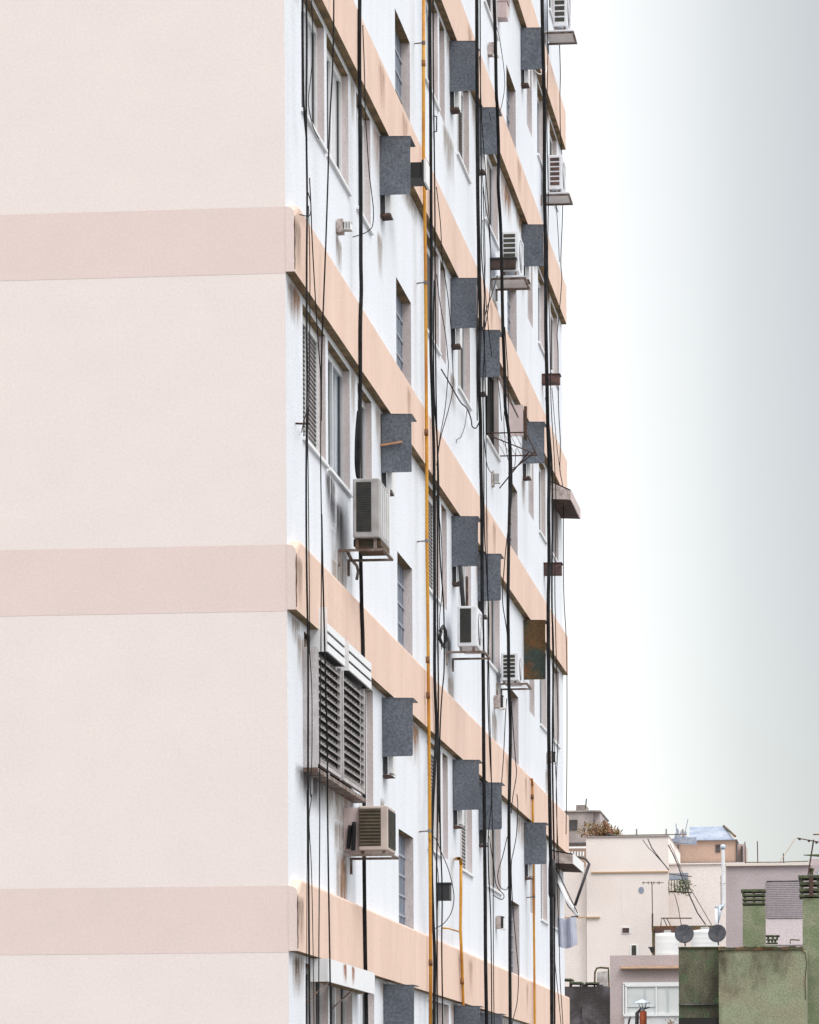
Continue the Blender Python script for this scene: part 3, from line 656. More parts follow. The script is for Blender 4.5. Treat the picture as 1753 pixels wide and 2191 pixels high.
cable([(1197,89),(1199,158),(1198,207),(1199,280),(1202,330),(1204,439),(1200,557),(1202,597),(1196,676),(1192,715),(1194,750),(1195,868),(1199,947),(1198,1006),(1205,1060),(1206,1258),(1211,1356),(1213,1450),(1213,1627),(1211,1785)], 2.0, 'thin wire edging the far corner against the sky', o=.14)
cable([(1190,430),(1194,500),(1197,560)], 1.5, 'short thin wire below the brown-barred air conditioner', o=.1)
cable([(1181,1340),(1184,1500),(1186,1600),(1191,1700),(1192,1890),(1196,1988),(1198,2087),(1204,2183),(1205,2230)], 1.8, 'thin wire slanting right of the far cables at the foot', o=.2)
cable([(1186,2047),(1196,2146),(1200,2190),(1202,2230)], 1.8, 'lowest slanting wire at the far corner foot', o=.2)
cable([(1181,830),(1185,880),(1192,960),(1199,1010)], 1.5, 'thin wire slanting right beneath the upper rust red planter', o=.1)
cable([(1144,150),(1153,158),(1167,155),(1170,140)], 2.0, 'pale short pipe bridging to the thickest far cable near the top', o=.1, m_=M_fwhite)
cable([(1026,120),(1031,260),(1040,380),(1046,460),(1050,560),(1047,640),(1038,700)], 2.0, 'thin wire bellying out beside the third column of covers near the top', o=.2)
cable([(1033,470),(1037,600),(1044,690),(1052,760),(1066,820),(1073,900)], 1.8, 'thin wire slanting from the middle bundle across the dark open window', o=.2)
cable([(1036,940),(1041,990),(1048,1008),(1054,1012)], 1.8, 'short wire running into the black and white lantern-like vent', o=.1)
cable([(1170,-40),(1172,120),(1170,260),(1173,420),(1172,560),(1176,700),(1179,860),(1186,980),(1190,1100),(1187,1240),(1190,1400),(1194,1560),(1190,1700),(1196,1860)], 2.0, 'thin wavering wire right of the thickest far cable', o=.3)
cable([(1076,760),(1083,830),(1078,900),(1086,980),(1100,1000),(1104,960)], 1.6, 'thin wire looping round the drying rack brace', o=.3)
cable([(934,1060),(944,1150),(946,1260),(940,1330),(945,1390)], 1.8, 'thin wire left of the coiled black hose', o=.1)
cable([(1046,1790),(1056,1850),(1062,1895),(1078,1915),(1073,1925),(1056,1916)], 2.0, 'wire hook curling on the sill above the lowest stone vent', o=.1)
# rusty hook on the corner cables
m = MB().tube([A(632,906,.003), A(663,907,.13)], .009, 6); m.tube([A(645,925,.01), A(650,900,.10), A(656,880,.125)], .005, 5)
tag(m.build('cable_hook', M_iron), 'rusty hook pinning the corner cables beside the shuttered window', 'hook')

# ------------------------------------------------------------------ drying rack, awnings, cloth at the far windows
e = empty('drying_rack', (0, 18.9, 9.1+ZC), 'rusty metal drying rack jutting from the dark open window', 'drying rack')
z = 9.12+ZC
fr = MB()
for a_, b_ in (((0,18.75,z),(.5,18.75,z)), ((.5,18.75,z),(.5,20.6,z)), ((.5,20.6,z),(0,20.6,z)), ((.12,20.5,z-.25),(.5,20.3,z)), ((0,18.75,z-.02),(0.5,20.3,z-.03)), ((0,20.5,z-.45),(.42,20.2,z-.02))):
    fr.tube([a_, b_], .009, 6)
fr.build('frame', M_iron, e)
g = MB()
for i in range(1, 7): yy = .5*i/7; g.tube([(yy,18.75,z),(yy,20.6,z)], .0035, 4)
g.build('lines', M_brk, e)
e = empty('window_flap', (0, 18.5, 9.9+ZC), 'weathered pale louvred flap propped open over the drying rack', 'window flap')
fl = MB(); 
for i in range(6):
    t0 = i/6; t1 = (i+.9)/6
    fl.quad([(.02+.26*t0, 18.3, 10.12+ZC-.55*t0), (.02+.26*t0, 20.2, 10.12+ZC-.55*t0), (.02+.26*t1, 20.2, 10.12+ZC-.55*t1), (.02+.26*t1, 18.3, 10.12+ZC-.55*t1)])
fl.build('louvres', M_shade, e)
MB().tube([(.02,18.3,10.12+ZC),(.28,18.3,9.57+ZC),(.28,20.2,9.57+ZC),(.02,20.2,10.12+ZC)], .012, 6).build('frame', M_brk, e)
p0 = A(1092, 944, .08); p1 = A(1120, 868, .25)
e = empty('hanging_board', (0, 21, p0.z), 'pinkish board hung beside the dark open window, left of a grey cover', 'board')
MB().box(.10, .29, 20.9, 20.93, p0.z, p0.z+.42).build('board', M_pinkp, e); MB().box(.30, .34, 20.9, 20.94, p0.z-.06, p0.z+.40).build('rail', M_iron, e)
m = MB(); 
# sloping canopy at far window below the fourth band
def canopy(s0, s1, zt, zb_, o, lab, front):
    e = empty('window_canopy', (0, s0, zb_+ZC), lab, 'canopy')
    zt += ZC; zb_ += ZC
    MB().quad([(.0,s0,zt),(o,s0+.0,zb_+.16),(o,s1,zb_+.16),(.0,s1,zt)]).quad([(.0,s0,zt-.015),(.0,s1,zt-.015),(o,s1,zb_+.145),(o,s0,zb_+.145)]).build('top_sheet', M_stone, e)
    MB().box(o, o+.012, s0, s1, zb_, zb_+.158).build('valance', front, e)
    MB().quad([(.0,s0,zt-.02),(o,s0,zb_+.14),(o,s0,zb_),(.0,s0,zb_+.02)]).build('cheek', M_stone, e)
    MB().quad([(.0,s0+.01,zb_+.02),(o,s0+.01,zb_+.005),(o,s1,zb_+.005),(.0,s1,zb_+.02)]).build('underside', M_iron, e)
canopy(29.5, 31.6, 10.16, 9.86, .30, 'sloping pinkish canopy on the far corner right of the cables', M_pinkp)
canopy(29.4, 31.7, 4.42, 4.20, .32, 'sloping white canopy with dark underside at the far corner foot', M_white)
e = empty('awning_arms', (0, 30, 4+ZC), 'pair of white folding awning arms slanting out below the white canopy', 'awning arms')
MB().tube([A(1189,1868,.02), A(1212,1925,.25), A(1236,1957,.42)], .030, 8).build('arm', M_white, e)
MB().tube([A(1189,1857,.03), A(1236,1954,.43)], .009, 6).tube([A(1192,1890,.03), A(1216,1940,.25), A(1236,1962,.42)], .009, 6).tube([A(1222,1962,.3), A(1237,1961,.42)], .009, 6).build('cord', M_black, e)
m = MB(); 
N = 10
s = 29.6; c0 = A(1186, 1952, .05); 
for i in range(N):
    a_ = .05+.30*i/N; b_ = .05+.30*(i+1)/N
    f_ = lambda t: 29.6+.05*math.sin(t*40)
    za = lambda t: 3.42+ZC-.06*math.sin(t*9)
    m.quad([(a_+.02, f_(a_)+.03, za(a_)-.46), (b_+.02, f_(b_)+.03, za(b_)-.46), (b_-.02*0, f_(b_), za(b_)), (a_, f_(a_), za(a_))])
tag(m.build('hanging_cloth', M_cloth, smooth=True), 'blue-grey cloth hung out at the far corner beneath the awning arms', 'cloth')


# ------------------------------------------------------------------ ground
structure(MB().quad([(-600,-300,0),(600,-300,0),(600,900,0),(-600,900,0)]).build('ground', mat('city_ground', (.10,.10,.095), .95, c2=(.16,.15,.14), scale=.05)))
st = MB().quad([(.6,-200,.004),(9,-200,.004),(9,60,.004),(.6,60,.004)]).build('street', mat('asphalt', (.05,.05,.052), .9, c2=(.07,.07,.07), scale=.6)); structure(st)
pv = MB().box(.001, .6, -60, 60, .0, .13); structure(pv.build('pavement', mat('paving', (.30,.29,.28), .9, c2=(.22,.22,.21), scale=2)))

# ------------------------------------------------------------------ roofs and walls behind
P_pale = mat('pale_pink_render', (.76,.695,.665), .95, c2=(.70,.615,.575), scale=.35, stretch=(1,1,.6), lo=.4, hi=.7, var=.03, bump=.5, bscale=14, gs=24.0, fine=0.09, c3=(.60,.50,.47), s3=.8, st3=(3,3,.25), lo3=.64, hi3=.85)
P_mauve = mat('mauve_render', (.43,.37,.385), .95, c2=(.37,.31,.32), scale=.8, lo=.4, hi=.7, var=.05, bump=.5, bscale=14, gs=24.0, fine=0.15)
P_mauve2 = mat('mauve_front', (.47,.395,.40), .95, c2=(.42,.35,.34), scale=1.0, lo=.4, hi=.7, var=.05, gs=24.0, fine=0.15, c3=(.40,.29,.24), s3=.7, lo3=.5, hi3=.8)
P_tan = mat('tan_render', (.44,.31,.245), .95, c2=(.38,.265,.21), scale=1.0, lo=.4, hi=.7, var=.05, gs=24.0, fine=0.15)
P_conc = mat('stained_concrete', (.40,.345,.33), .95, c2=(.22,.19,.18), scale=.9, stretch=(1,1,.5), lo=.42, hi=.62, gs=24.0, fine=0.33, var=.1)
P_green = mat('mossy_green_wall', (.255,.285,.185), .98, c2=(.27,.245,.17), scale=1.3, lo=.4, hi=.66, gs=24.0, fine=0.30, var=.14, bump=.7, bscale=20,
              c3=(.085,.075,.05), s3=1.3, st3=(1,1,.55), lo3=.48, hi3=.70)
P_greend = mat('dark_mossy_wall', (.13,.13,.085), .98, c2=(.055,.05,.035), scale=1.5, stretch=(1,1,.5), lo=.40, hi=.64, gs=24.0, fine=0.41, var=.1, bump=.7, bscale=20, c3=(.07,.12,.055), s3=1.6, lo3=.5, hi3=.65)
P_gtop = mat('lichen_edge', (.10,.085,.05), .98, c2=(.04,.05,.025), scale=4, gs=24.0, fine=0.48, c3=(.16,.08,.04), s3=3, lo3=.5, hi3=.6)
P_gcap = mat('chimney_slab', (.045,.06,.035), .95, c2=(.10,.11,.06), scale=6, gs=24.0, fine=0.33)
P_chim = mat('green_chimney', (.17,.21,.12), .98, c2=(.24,.255,.17), scale=2.2, lo=.4, hi=.6, gs=24.0, fine=0.33, var=.1, bump=.5, bscale=20)
P_dark = mat('old_dark_wall', (.085,.075,.08), .98, c2=(.045,.04,.04), scale=1.3, lo=.4, hi=.6, gs=24.0, fine=0.41, c3=(.15,.14,.16), s3=1.4, lo3=.54, hi3=.7)
P_blue = mat('blue_sheet_roof', (.33,.36,.42), .95, c2=(.22,.26,.34), spec=.1, scale=2, gs=24.0, fine=0.11)
P_shut = mat('roller_slats', (.26,.255,.29), .7, gs=24.0, fine=0.18)
P_dish = mat('dish_grey', (.045,.05,.062), .9, c2=(.065,.065,.075), scale=5, gs=24.0, fine=0.33)
P_orange = mat('clay_pot', (.32,.07,.02), .8, c2=(.20,.04,.015), scale=6, gs=24.0, fine=0.26)
P_zinc = mat('zinc', (.45,.52,.60), .4, .4, var=.1)
P_leaf = mat('leaf', (.05,.085,.03), .7, c2=(.09,.10,.03), scale=3)
P_leafr = mat('dry_leaf', (.24,.11,.06), .8, c2=(.12,.10,.03), scale=3)

def X(px, y, py=1950): return B(px, py, y).x
def Z_(py, y, px=1450): return B(px, py, y).z
def blk(px0, px1, pyt, y, dep, mi=0, m=None, pyb=None, dz=0):
    m = m or MB(); x0 = B(px0, pyt, y).x; x1 = B(px1, pyt, y).x; zt = B((px0+px1)/2, pyt, y).z+dz
    zb_ = 0.0 if pyb is None else B((px0+px1)/2, pyb, y).z
    m.box(x0, x1, y, y+dep, zb_, zt, mi); return m
def leaves(m, c, rx, ry, rz, n, sz):
    for i in range(n):
        while True:
            d = Vector((random.uniform(-1,1), random.uniform(-1,1), random.uniform(-1,1)))
            if d.length < 1: break
        p = Vector(c)+Vector((d.x*rx, d.y*ry, d.z*rz)); s_ = sz*random.uniform(.5,1.2)
        a = Vector((random.uniform(-1,1), random.uniform(-1,1), random.uniform(-1,1))).normalized(); b = a.orthogonal().normalized()
        m.quad([p, p+a*s_+b*s_*.4, p+a*s_*2, p+a*s_-b*s_*.4])

# pale pink party-wall building
y = 112
e = empty('party_wall_building', (B(1350,1900,y).x, y, 0), 'large pale pink windowless building wall behind the roofs, left of the mauve one', 'building')
m = blk(1254, 1430, 1791, y, 9); m = blk(1180, 1253.6, 1855, y+.3, 9, m=m); m = blk(1430.4, 1640, 1849, y+.35, 9, m=m)
m.build('wall', P_pale, e)
blk(1253, 1431, 1788.5, y-.05, 9.2, pyb=1791).build('coping', mat('parapet_edge', (.30,.25,.24), .9), e)
blk(1430.6, 1641, 1846, y+.28, 9.2, pyb=1849).build('coping', P_pale, e)
blk(1265, 1430, 1865, y-.06, .055, pyb=1868).build('string_course', mat('ochre_line', (.42,.28,.16), .9), e)
o = blk(1330, 1349, 1984, y-.03, .028, pyb=1998).build('window', M_fwhite, e); blk(1331.5, 1346, 1985.5, y-.05, .018, pyb=1996).build('pane', M_redbox, o)
o = blk(1348, 1366, 2022, y-.03, .028, pyb=2050).build('window', M_white, e); blk(1351.5, 1361, 2023, y-.05, .018, pyb=2050).build('pane', M_dgr, o)
blk(1206, 1283, 1962, y-.08, .07, pyb=1965).build('string_course', mat('ochre_line_b', (.45,.30,.18), .9), e)
m = MB(); 
c = B(1372, 1905, y-.02); m.v += [(c.x+.1*math.cos(a*math.pi/8)*1.0, y-.012, c.z+.12*math.sin(a*math.pi/8)) for a in range(16)]; m.f.append(tuple(range(15,-1,-1))); m.m.append(0)
m.build('painted_mark', P_blue, e)
# drain duct leaning on it
P_duct = mat('dark_duct', (.04,.038,.045), .7)
e = empty('slanting_duct', B(1232,1938,y-.4), 'dark slanting duct on the pale pink wall beside the tall block', 'duct')
MB().tube([B(1261,1848,y-.4), B(1230,1938,y-.4)], .055, 8).build('duct', P_duct, e, smooth=True)
MB().tube([B(1231,1833,y-.4), B(1253,1838,y-.4), B(1261,1849,y-.4)], .035, 8).build('elbow', P_duct, e, smooth=True)
# concrete tower with tank room
y = 150
e = empty('concrete_tower', (B(1240,1800,y).x, y, 0), 'stained concrete stair tower rising beside the tall block against the sky', 'tower')
blk(1209, 1269, 1737, y, 6).build('wall', P_conc, e); 
blk(1269.4, 1283.5, 1737.5, y+.3, 5, ).build('side_wall', mat('light_concrete', (.50,.44,.44), .9, c2=(.36,.31,.31), scale=1.0, gs=24.0, fine=0.26), e)
blk(1207, 1284.5, 1734, y-.1, 6.2, pyb=1736.9).build('coping', P_conc, e)
blk(1232.5, 1253, 1722.5, y+1, 2, pyb=1733.9).build('tank_room', P_conc, e)
o = blk(1218, 1235, 1754.5, y-.05, .045, pyb=1776).build('window', P_dark, e); 
blk(1269.5, 1272.5, 1755, y+.25, .04, pyb=1768).build('slit', P_dark, e)
MB().tube([B(1253,1731,y+.5), B(1254.5,1709,y+.5)], .03, 5).build('rod', P_gtop, e)
blk(1210, 1254, 1803, y-1.2, 1.0, pyb=1808).build('ledge', P_dark, e)
blk(1206, 1254, 1808.2, y-1.1, 1.0).build('lower_wall', P_tan, e)
m = MB(); 
for i in range(7): m.tube([B(1212+i*6,1822,y-1.3), B(1212+i*6,1832,y-1.3)], .04, 4)
m.box(B(1210,1820,y-1.3).x, B(1254,1820,y-1.3).x, y-1.36, y-1.26, B(1230,1820,y).z, B(1230,1816,y).z); m.build('railing', M_white, e)
# roof plants and rails on the pale building
e = empty('roof_plants', B(1285,1790,113), 'reddish and green shrubs growing on the pale pink roof beside the tower', 'plants')
m = MB()
for (a, b_, rx, rz) in ((1264,1779,.45,.30), (1276,1777,.6,.35), (1290,1780,.6,.22), (1300,1782,.5,.2), (1294,1772,.15,.22), (1308,1784,.4,.12)):
    leaves(m, B(a, b_, 113.5), rx, .5, rz, 170, .075)
m.build('foliage', P_leafr, e); MB().tube([B(1276,1789,113.5), B(1277,1775,113.5)], .03, 5).tube([B(1294,1789,113.5), B(1295,1772,113.5)], .03, 5).build('stem', M_iron, e)
e = empty('roof_vent_arch', B(1305,1790,113), 'small dark arched vent on the edge of the pale pink roof', 'vent')
MB().tube([B(1297,1790,113), B(1298,1787.5,113), B(1304,1786.5,113), B(1310,1789,113), B(1312,1791,113)], .05, 6).build('arch', M_black, e)
MB().box(B(1316,1788,113).x, B(1324,1788,113).x, 112.8, 113.4, B(1320,1790,113).z-.1, B(1320,1789,113).z).build('cap', M_iron, e)
e = empty('roof_railing', B(1360,1788,113), 'thin post and wire railing along the pale pink roof edge', 'railing')
m = MB().tube([B(1324,1787.5,113), B(1470,1785.5,113)], .018, 5); m.build('wire', P_gtop, e)
for p_ in (1362, 1425.5, 1461): MB().tube([B(p_,1792,113), B(p_,1774,113)], .028, 6).build('post', M_brk, e)
MB().box(B(1352,1793,113).x, B(1425,1793,113).x, 112.6, 113.2, B(1390,1792.5,113).z, B(1390,1790,113).z).build('kerb', P_gtop, e)
# antennas cluster behind
e = empty('roof_lumber', B(1462,1795,116), 'blue-grey heap of roof gear with thin rods behind the tan penthouse', 'roof gear')
m = MB(); 
for i in range(9):
    p_ = B(1443+i*3.2, 1797, 116); m.tube([p_, p_+Vector((random.uniform(-.2,.2), 0, random.uniform(.2,.75 if i in (2,6) else .4)))], .03 if i not in (2,6) else .018, 5)
m.build('rods', P_blue, e)
m = MB()
for i in range(5): p_ = B(1428+i*9,1800,116.5); m.box(p_.x, p_.x+.42, 116.3+i*.07, 116.9+i*.07, p_.z-.05-i*.01, p_.z+random.uniform(.05,.2))
m.build('crates', P_blue, e)
# tan penthouse
y = 122
e = empty('tan_penthouse', (B(1500,1800,y).x, y, 0), 'tan rooftop building with a blue-grey sheet roof against the sky', 'building')
m = blk(1450, 1576, 1799, y, 4); blk(1430, 1449.6, 1800, y+.5, 4, m=m); m.build('wall', P_tan, e)
m = MB(); x0 = B(1474,1797,y).x; x1 = B(1572,1797,y).x; z0 = B(1520,1799,y).z+.004; z1 = B(1520,1768.5,y+2).z; x2 = B(1549,1769,y+2).x; x3 = B(1475.5,1769,y+2).x
m.quad([(x0,y-.15,z0),(x1,y-.15,z0),(x2,y+2,z1),(x3,y+2,z1)]).quad([(x1,y-.15,z0),(x1,y+4,z0),(x2,y+2.3,z1),(x2,y+2,z1)]).quad([(x0,y-.15,z0),(x3,y+2,z1),(x3,y+2.3,z1),(x0,y+4,z0)]).quad([(x1,y+4,z0),(x0,y+4,z0),(x3,y+2.3,z1),(x2,y+2.3,z1)])
m.build('roof', P_blue, e)
MB().tube([(x2,y+1.95,z1),(B(1573,1790,y).x,y-.16,B(1573,1790,y).z)], .05, 6).build('ridge_trim', P_gtop, e)
blk(1450, 1577, 1797, y-.1, 4.1, pyb=1798.8).build('eaves_line', P_dark, e)
o = blk(1531, 1541, 1808, y-.04, .035, pyb=1824).build('window', P_dark, e)
blk(1574.5, 1577.5, 1801, y-.06, .3, pyb=1846).build('pier', P_dark, e); blk(1586, 1589, 1810, y+.7, .3, pyb=1846).build('pier', P_dark, e)
blk(1577.6, 1594, 1806, y+1.0, 3).build('side_wing', mat('pinkish_wing', (.50,.40,.38), .9), e)
blk(1430, 1595, 1845.5, y-.12, .1, pyb=1848.5).build('base_line', P_dark, e)
for p_ in (1430.5, 1449.5): blk(p_, p_+3, 1801, y-.15, .14, pyb=1846).build('pier', P_dark, e)
# mauve building with roller shutter
y = 98
e = empty('mauve_building', (B(1650,1900,y).x, y, 0), 'mauve rooftop building with a grey roller shutter behind the green chimneys', 'building')
blk(1553, 1800, 1852.5, y, 8).build('wall', P_mauve, e)
blk(1552, 1735, 1847, y-.12, 8.2, pyb=1852.3).build('coping', mat('pale_coping', (.66,.58,.54), .9, gs=24.0, fine=0.11), e)
blk(1731, 1800, 1837.5, y+.8, 6).build('upper_wall', P_mauve, e)
blk(1640.5, 1718, 1884.5, y-.06, .055, pyb=1887).build('lintel', P_dark, e)
o = blk(1641, 1718, 1887.2, y-.05, .045, pyb=1965).build('roller_shutter', P_shut, e)
m = MB(); zt = B(1680,1887.5,y).z; zb_ = B(1680,1965,y).z; n = 20
for i in range(n): zz = zb_+(zt-zb_)*i/n; m.box(B(1641.5,1900,y).x, B(1717.5,1900,y).x, y-.066, y-.0505, zz+.010, zz+(zt-zb_)/n*.62)
m.build('slats', P_mauve, o)
blk(1633, 1720, 1966, y-.03, .028, pyb=2022).build('apron', mat('pale_apron', (.58,.51,.53), .9, gs=24.0, fine=0.12), e)
# wire fence, poles and antennas on top
e = empty('roof_fence', B(1620,1847,y), 'thin post fence on the mauve roof against the sky', 'fence')
m = MB().tube([B(1596,1845.6,y+.3), B(1668,1845,y+.3), B(1730,1843,y+.3)], .016, 5); m.build('wire', P_gtop, e)
for p_, t_ in ((1594,1801), (1620.5,1800), (1676,1826)): MB().tube([B(p_+1,1850,y+.3), B(p_,t_,y+.3)], .017, 5).build('post', M_iron, e)
e = empty('bamboo_pole', B(1668,1846,y+.2), 'slanting thin pole leaning from the mauve roof to the aerial', 'pole')
MB().tube([B(1668,1846,y+.2), B(1702,1794,y+.2)], .011, 5).build('pole', P_tan, e)
MB().tube([B(1668,1846,y+.2), B(1672,1851,y+.2)], .05, 5).build('foot', P_dark, e)
# white flue with cowl
y = 95
e = empty('flue_pipe', B(1547,1935,y), 'tall white spiral flue pipe with round cowl in front of the mauve building', 'flue')
m = MB(); pts = []; 
x0 = B(1547.5,1900,y).x; z0 = B(1547,1936,y).z; z1 = B(1548,1818,y).z; n = 60
m.tube([(x0,y,z0+(z1-z0)*i/n) for i in range(n+1)], [.052+.006*(i % 2) for i in range(n+1)], 12); m.build('pipe', M_acw, e, smooth=True)
MB().tube([(x0,y,z1),(x0,y,z1+.05),(x0,y,z1+.12),(x0,y,z1+.16)], [.06,.085,.085,.03], 12).build('cowl', P_zinc, e, smooth=True)
MB().tube([(x0,y,z0+.01),(x0-.03,y,z0-.06),(x0-.1,y,z0-.16)], .055, 10).build('elbow', P_zinc, e, smooth=True)
MB().tube([(x0-.07,y,z0),(x0-.07,y,z0+.9)], .010, 5).tube([(x0-.09,y,z0+.65),(x0+.06,y-.06,z0+.65)], .010, 5).build('stay', M_iron, e)
e = empty('flue_pipe', B(1532,2000,y), 'short white flue stub with flared cap left of the tall flue', 'flue')
x0 = B(1533,1960,y).x; z0 = B(1533,2005,y).z; z1 = B(1533,1944,y).z
MB().tube([(x0,y,z0),(x0,y,z1)], .05, 10).build('pipe', M_acw, e, smooth=True); MB().tube([(x0,y,z1+.001),(x0,y,z1+.07)], [.03,.065], 10).build('cap', P_zinc, e, smooth=True)
MB().tube([B(1541,1938,y), B(1539,1960,y), B(1535,1980,y)], [.06,.05,.02], 8).build('funnel', P_zinc, e, smooth=True)
# water tanks with dishes
y = 88
def tank(pc, pw, pt, pb, lab, y):
    e = empty('water_tank', B(pc, pb, y), lab, 'water tank', 'white water tanks')
    c = B(pc, pt, y); rr = abs(B(pc+pw/2,pt,y).x-c.x); zb_ = B(pc,pb,y).z; H = c.z-zb_; n = 12
    pr = [(rr*.97, 0)] + [(rr*(1.0 if i % 3 else .975), H*i/n*.92) for i in range(1, n)] + [(rr*.98,H*.93), (rr*.6,H*.985), (rr*.3,H)]
    m = MB(); k = 28
    for a, b_ in pr: m.v += [(c.x+a*math.cos(2*math.pi*j/k), y+rr+a*math.sin(2*math.pi*j/k), zb_+b_) for j in range(k)]
    for i in range(len(pr)-1):
        for j in range(k): q = i*k+j; q2 = i*k+(j+1) % k; m.f.append((q,q2,q2+k,q+k)); m.m.append(0)
    m.f.append(tuple((len(pr)-1)*k+j for j in range(k))); m.m.append(0)
    m.build('body', M_tank, e, smooth=True)
    MB().tube([(c.x,y+rr,c.z-.002),(c.x,y+rr,c.z+.08)], rr*.3, 16).build('lid', M_acg, e)
M_tank = mat('tank_white', (.64,.66,.66), .6, c2=(.54,.56,.57), scale=1.4, stretch=(1,1,3), lo=.4, hi=.7)
tank(1427, 50, 1995, 2046, 'left white water tank behind the left dark dish', y+.4); tank(1507, 62, 1988, 2030, 'right white water tank between the two dark dishes', y+.8)
e = empty('roof_ledge', B(1430,1990,y+2), 'mossy brick ledge with rusty handrail behind the water tanks', 'ledge')
blk(1394, 1540, 1981, y+2.2, .6, pyb=1992).build('ledge', P_gtop, e)
blk(1399, 1450, 1988, y+2.1, .09, pyb=1996).build('brick_edge', M_redbox, e)
MB().tube([B(1414,1984,y+2), B(1415,1965,y+2), B(1480,1965,y+2)], .02, 5).tube([B(1420,1966,y+2), B(1428,1984,y+2)], .014, 5).tube([B(1427,1966,y+2), B(1435,1982,y+2)], .014, 5).build('handrail', M_iron, e)
blk(1395, 1400.5, 1990, y+2.1, .3, pyb=2060).build('post', P_gtop, e)
e = empty('wall_bracket', B(1395,2040,y+2), 'small dark bracket lamp on the left edge of the water tanks', 'lamp')
MB().tube([B(1387,2028,y+1.9), B(1401,2027,y+1.9)], .02, 6).build('arm', M_black, e); MB().tube([B(1395,2029,y+1.9), B(1396,2039,y+1.9)], [.09,.04], 8).build('shade', M_black, e)
def dish(pc, py_, rpx, lab, y, tilt):
    c = B(pc, py_, y); rr = abs(B(pc+rpx,py_,y).x-c.x)
    e = empty('satellite_dish', c+Vector((0,.2,-rr)), lab, 'satellite dish', 'dark satellite dishes')
    m = MB(); k = 26; rings = 6; ax = Vector((math.sin(tilt)*.5, -1, .35)).normalized(); u = ax.cross(Vector((0,0,1))).normalized(); v = u.cross(ax).normalized()
    for i in range(rings+1):
        a = rr*1.03*max(i/rings,.001)
        for j in range(k): m.v.append(tuple(c + u*math.cos(2*math.pi*j/k)*a + v*math.sin(2*math.pi*j/k)*a*1.06 + ax*(a*a/rr*.28)))
    for i in range(rings):
        for j in range(k): q = i*k+j; q2 = i*k+(j+1) % k; m.f.append((q,q2,q2+k,q+k)); m.m.append(0)
    o = m.build('reflector', P_dish, e, smooth=True); so_ = o.modifiers.new('solid', 'SOLIDIFY'); so_.thickness = .015
    MB().tube([c+v*(-rr*.95)+ax*.05, c+ax*rr*.8-v*rr*.3], .012, 5).build('feed_arm', M_brk, e)
    MB().box(c.x-.03+ax.x*rr*.8, c.x+.03+ax.x*rr*.8, c.y+ax.y*rr*.8-.04, c.y+ax.y*rr*.8+.03, c.z+ax.z*rr*.8-rr*.3-.03, c.z+ax.z*rr*.8-rr*.3+.04).build('feed_horn', P_dish, e)
    MB().tube([c+Vector((0,.12,-rr*.1)), c+Vector((.02,.2,-rr*1.25))], .022, 6).build('mast', M_iron, e)
dish(1464, 2000, 19.5, 'left dark satellite dish above the dark mossy wall', 86, .1); dish(1535, 1999, 18.5, 'right dark satellite dish above the green wall end', 86, -.2)
# TV aerial on the pale wall
y = 105
e = empty('aerial', B(1395,1985,y), 'slim television aerial on a mast in front of the pale pink wall', 'aerial')
MB().tube([B(1396,1985,y), B(1396,1955,y)], .03, 6).tube([B(1396,1955,y), B(1395,1889,y)], .016, 6).build('mast', M_iron, e)
m = MB().tube([B(1374,1889,y), B(1420,1889,y)], .012, 5)
for p_ in (1376,1387,1394,1399,1408,1411): m.tube([B(p_,1886.5,y+.3), B(p_,1892,y-.3)], .014, 4)
m.build('boom', M_iron, e)
# cable bundle with balcony planter on the pale building
e = empty('planter_balcony', B(1450,1908,110), 'small wire balcony with leafy plants fixed high on the pale wall', 'planter')
m = MB()
for i in range(8): m.tube([B(1431+i*6,1884,110), B(1431+i*6,1908,110)], .014, 4)
m.tube([B(1430,1908,110), B(1480,1910,110)], .03, 5).tube([B(1431,1870,110), B(1480,1876,110)], .02, 5); m.build('frame', P_gtop, e)
m = MB(); leaves(m, B(1465,1893,110), .22, .3, .26, 160, .06); leaves(m, B(1455,1897,110), .3, .3, .2, 90, .05); leaves(m, B(1447,1900,110), .35, .3, .22, 60, .05); leaves(m, B(1472,1903,110), .3, .3, .25, 60, .05); m.build('foliage', P_leaf, e)
blk(1431, 1472, 1868, 110.3, .5, pyb=1882).build('net_roof', P_blue, e)
def wire(pts, y, r, lab, m_=None):
    o = MB().tube([B(a, b_, y) for a, b_ in pts], r, 5).build('overhead_cable', m_ or P_duct, smooth=True); tag(o, lab, 'cable', 'slanting cables over the roofs')
wire([(1386,1795),(1395,1815),(1415,1842),(1431,1862)], 111.3, .02, 'thin wire slanting across the upper pale pink wall, upper strand'); wire([(1375,1797),(1388,1815),(1398,1824),(1414,1842)], 111.3, .014, 'thin wire slanting across the upper pale pink wall, lower strand')
wire([(1430,1808),(1441,1830),(1450,1850),(1461,1882),(1475,1915),(1492,1953),(1510,1979)], 109, .022, 'heaviest slanting cable passing the leafy balcony')
wire([(1434,1806),(1450,1842),(1462,1872),(1476,1900),(1497,1935),(1523,1980)], 109, .012, 'thin slanting cable right of the heaviest one')
wire([(1443,1912),(1452,1945),(1455,1965),(1460,1990)], 109, .014, 'reddish thin cable hanging below the leafy balcony', M_iron)
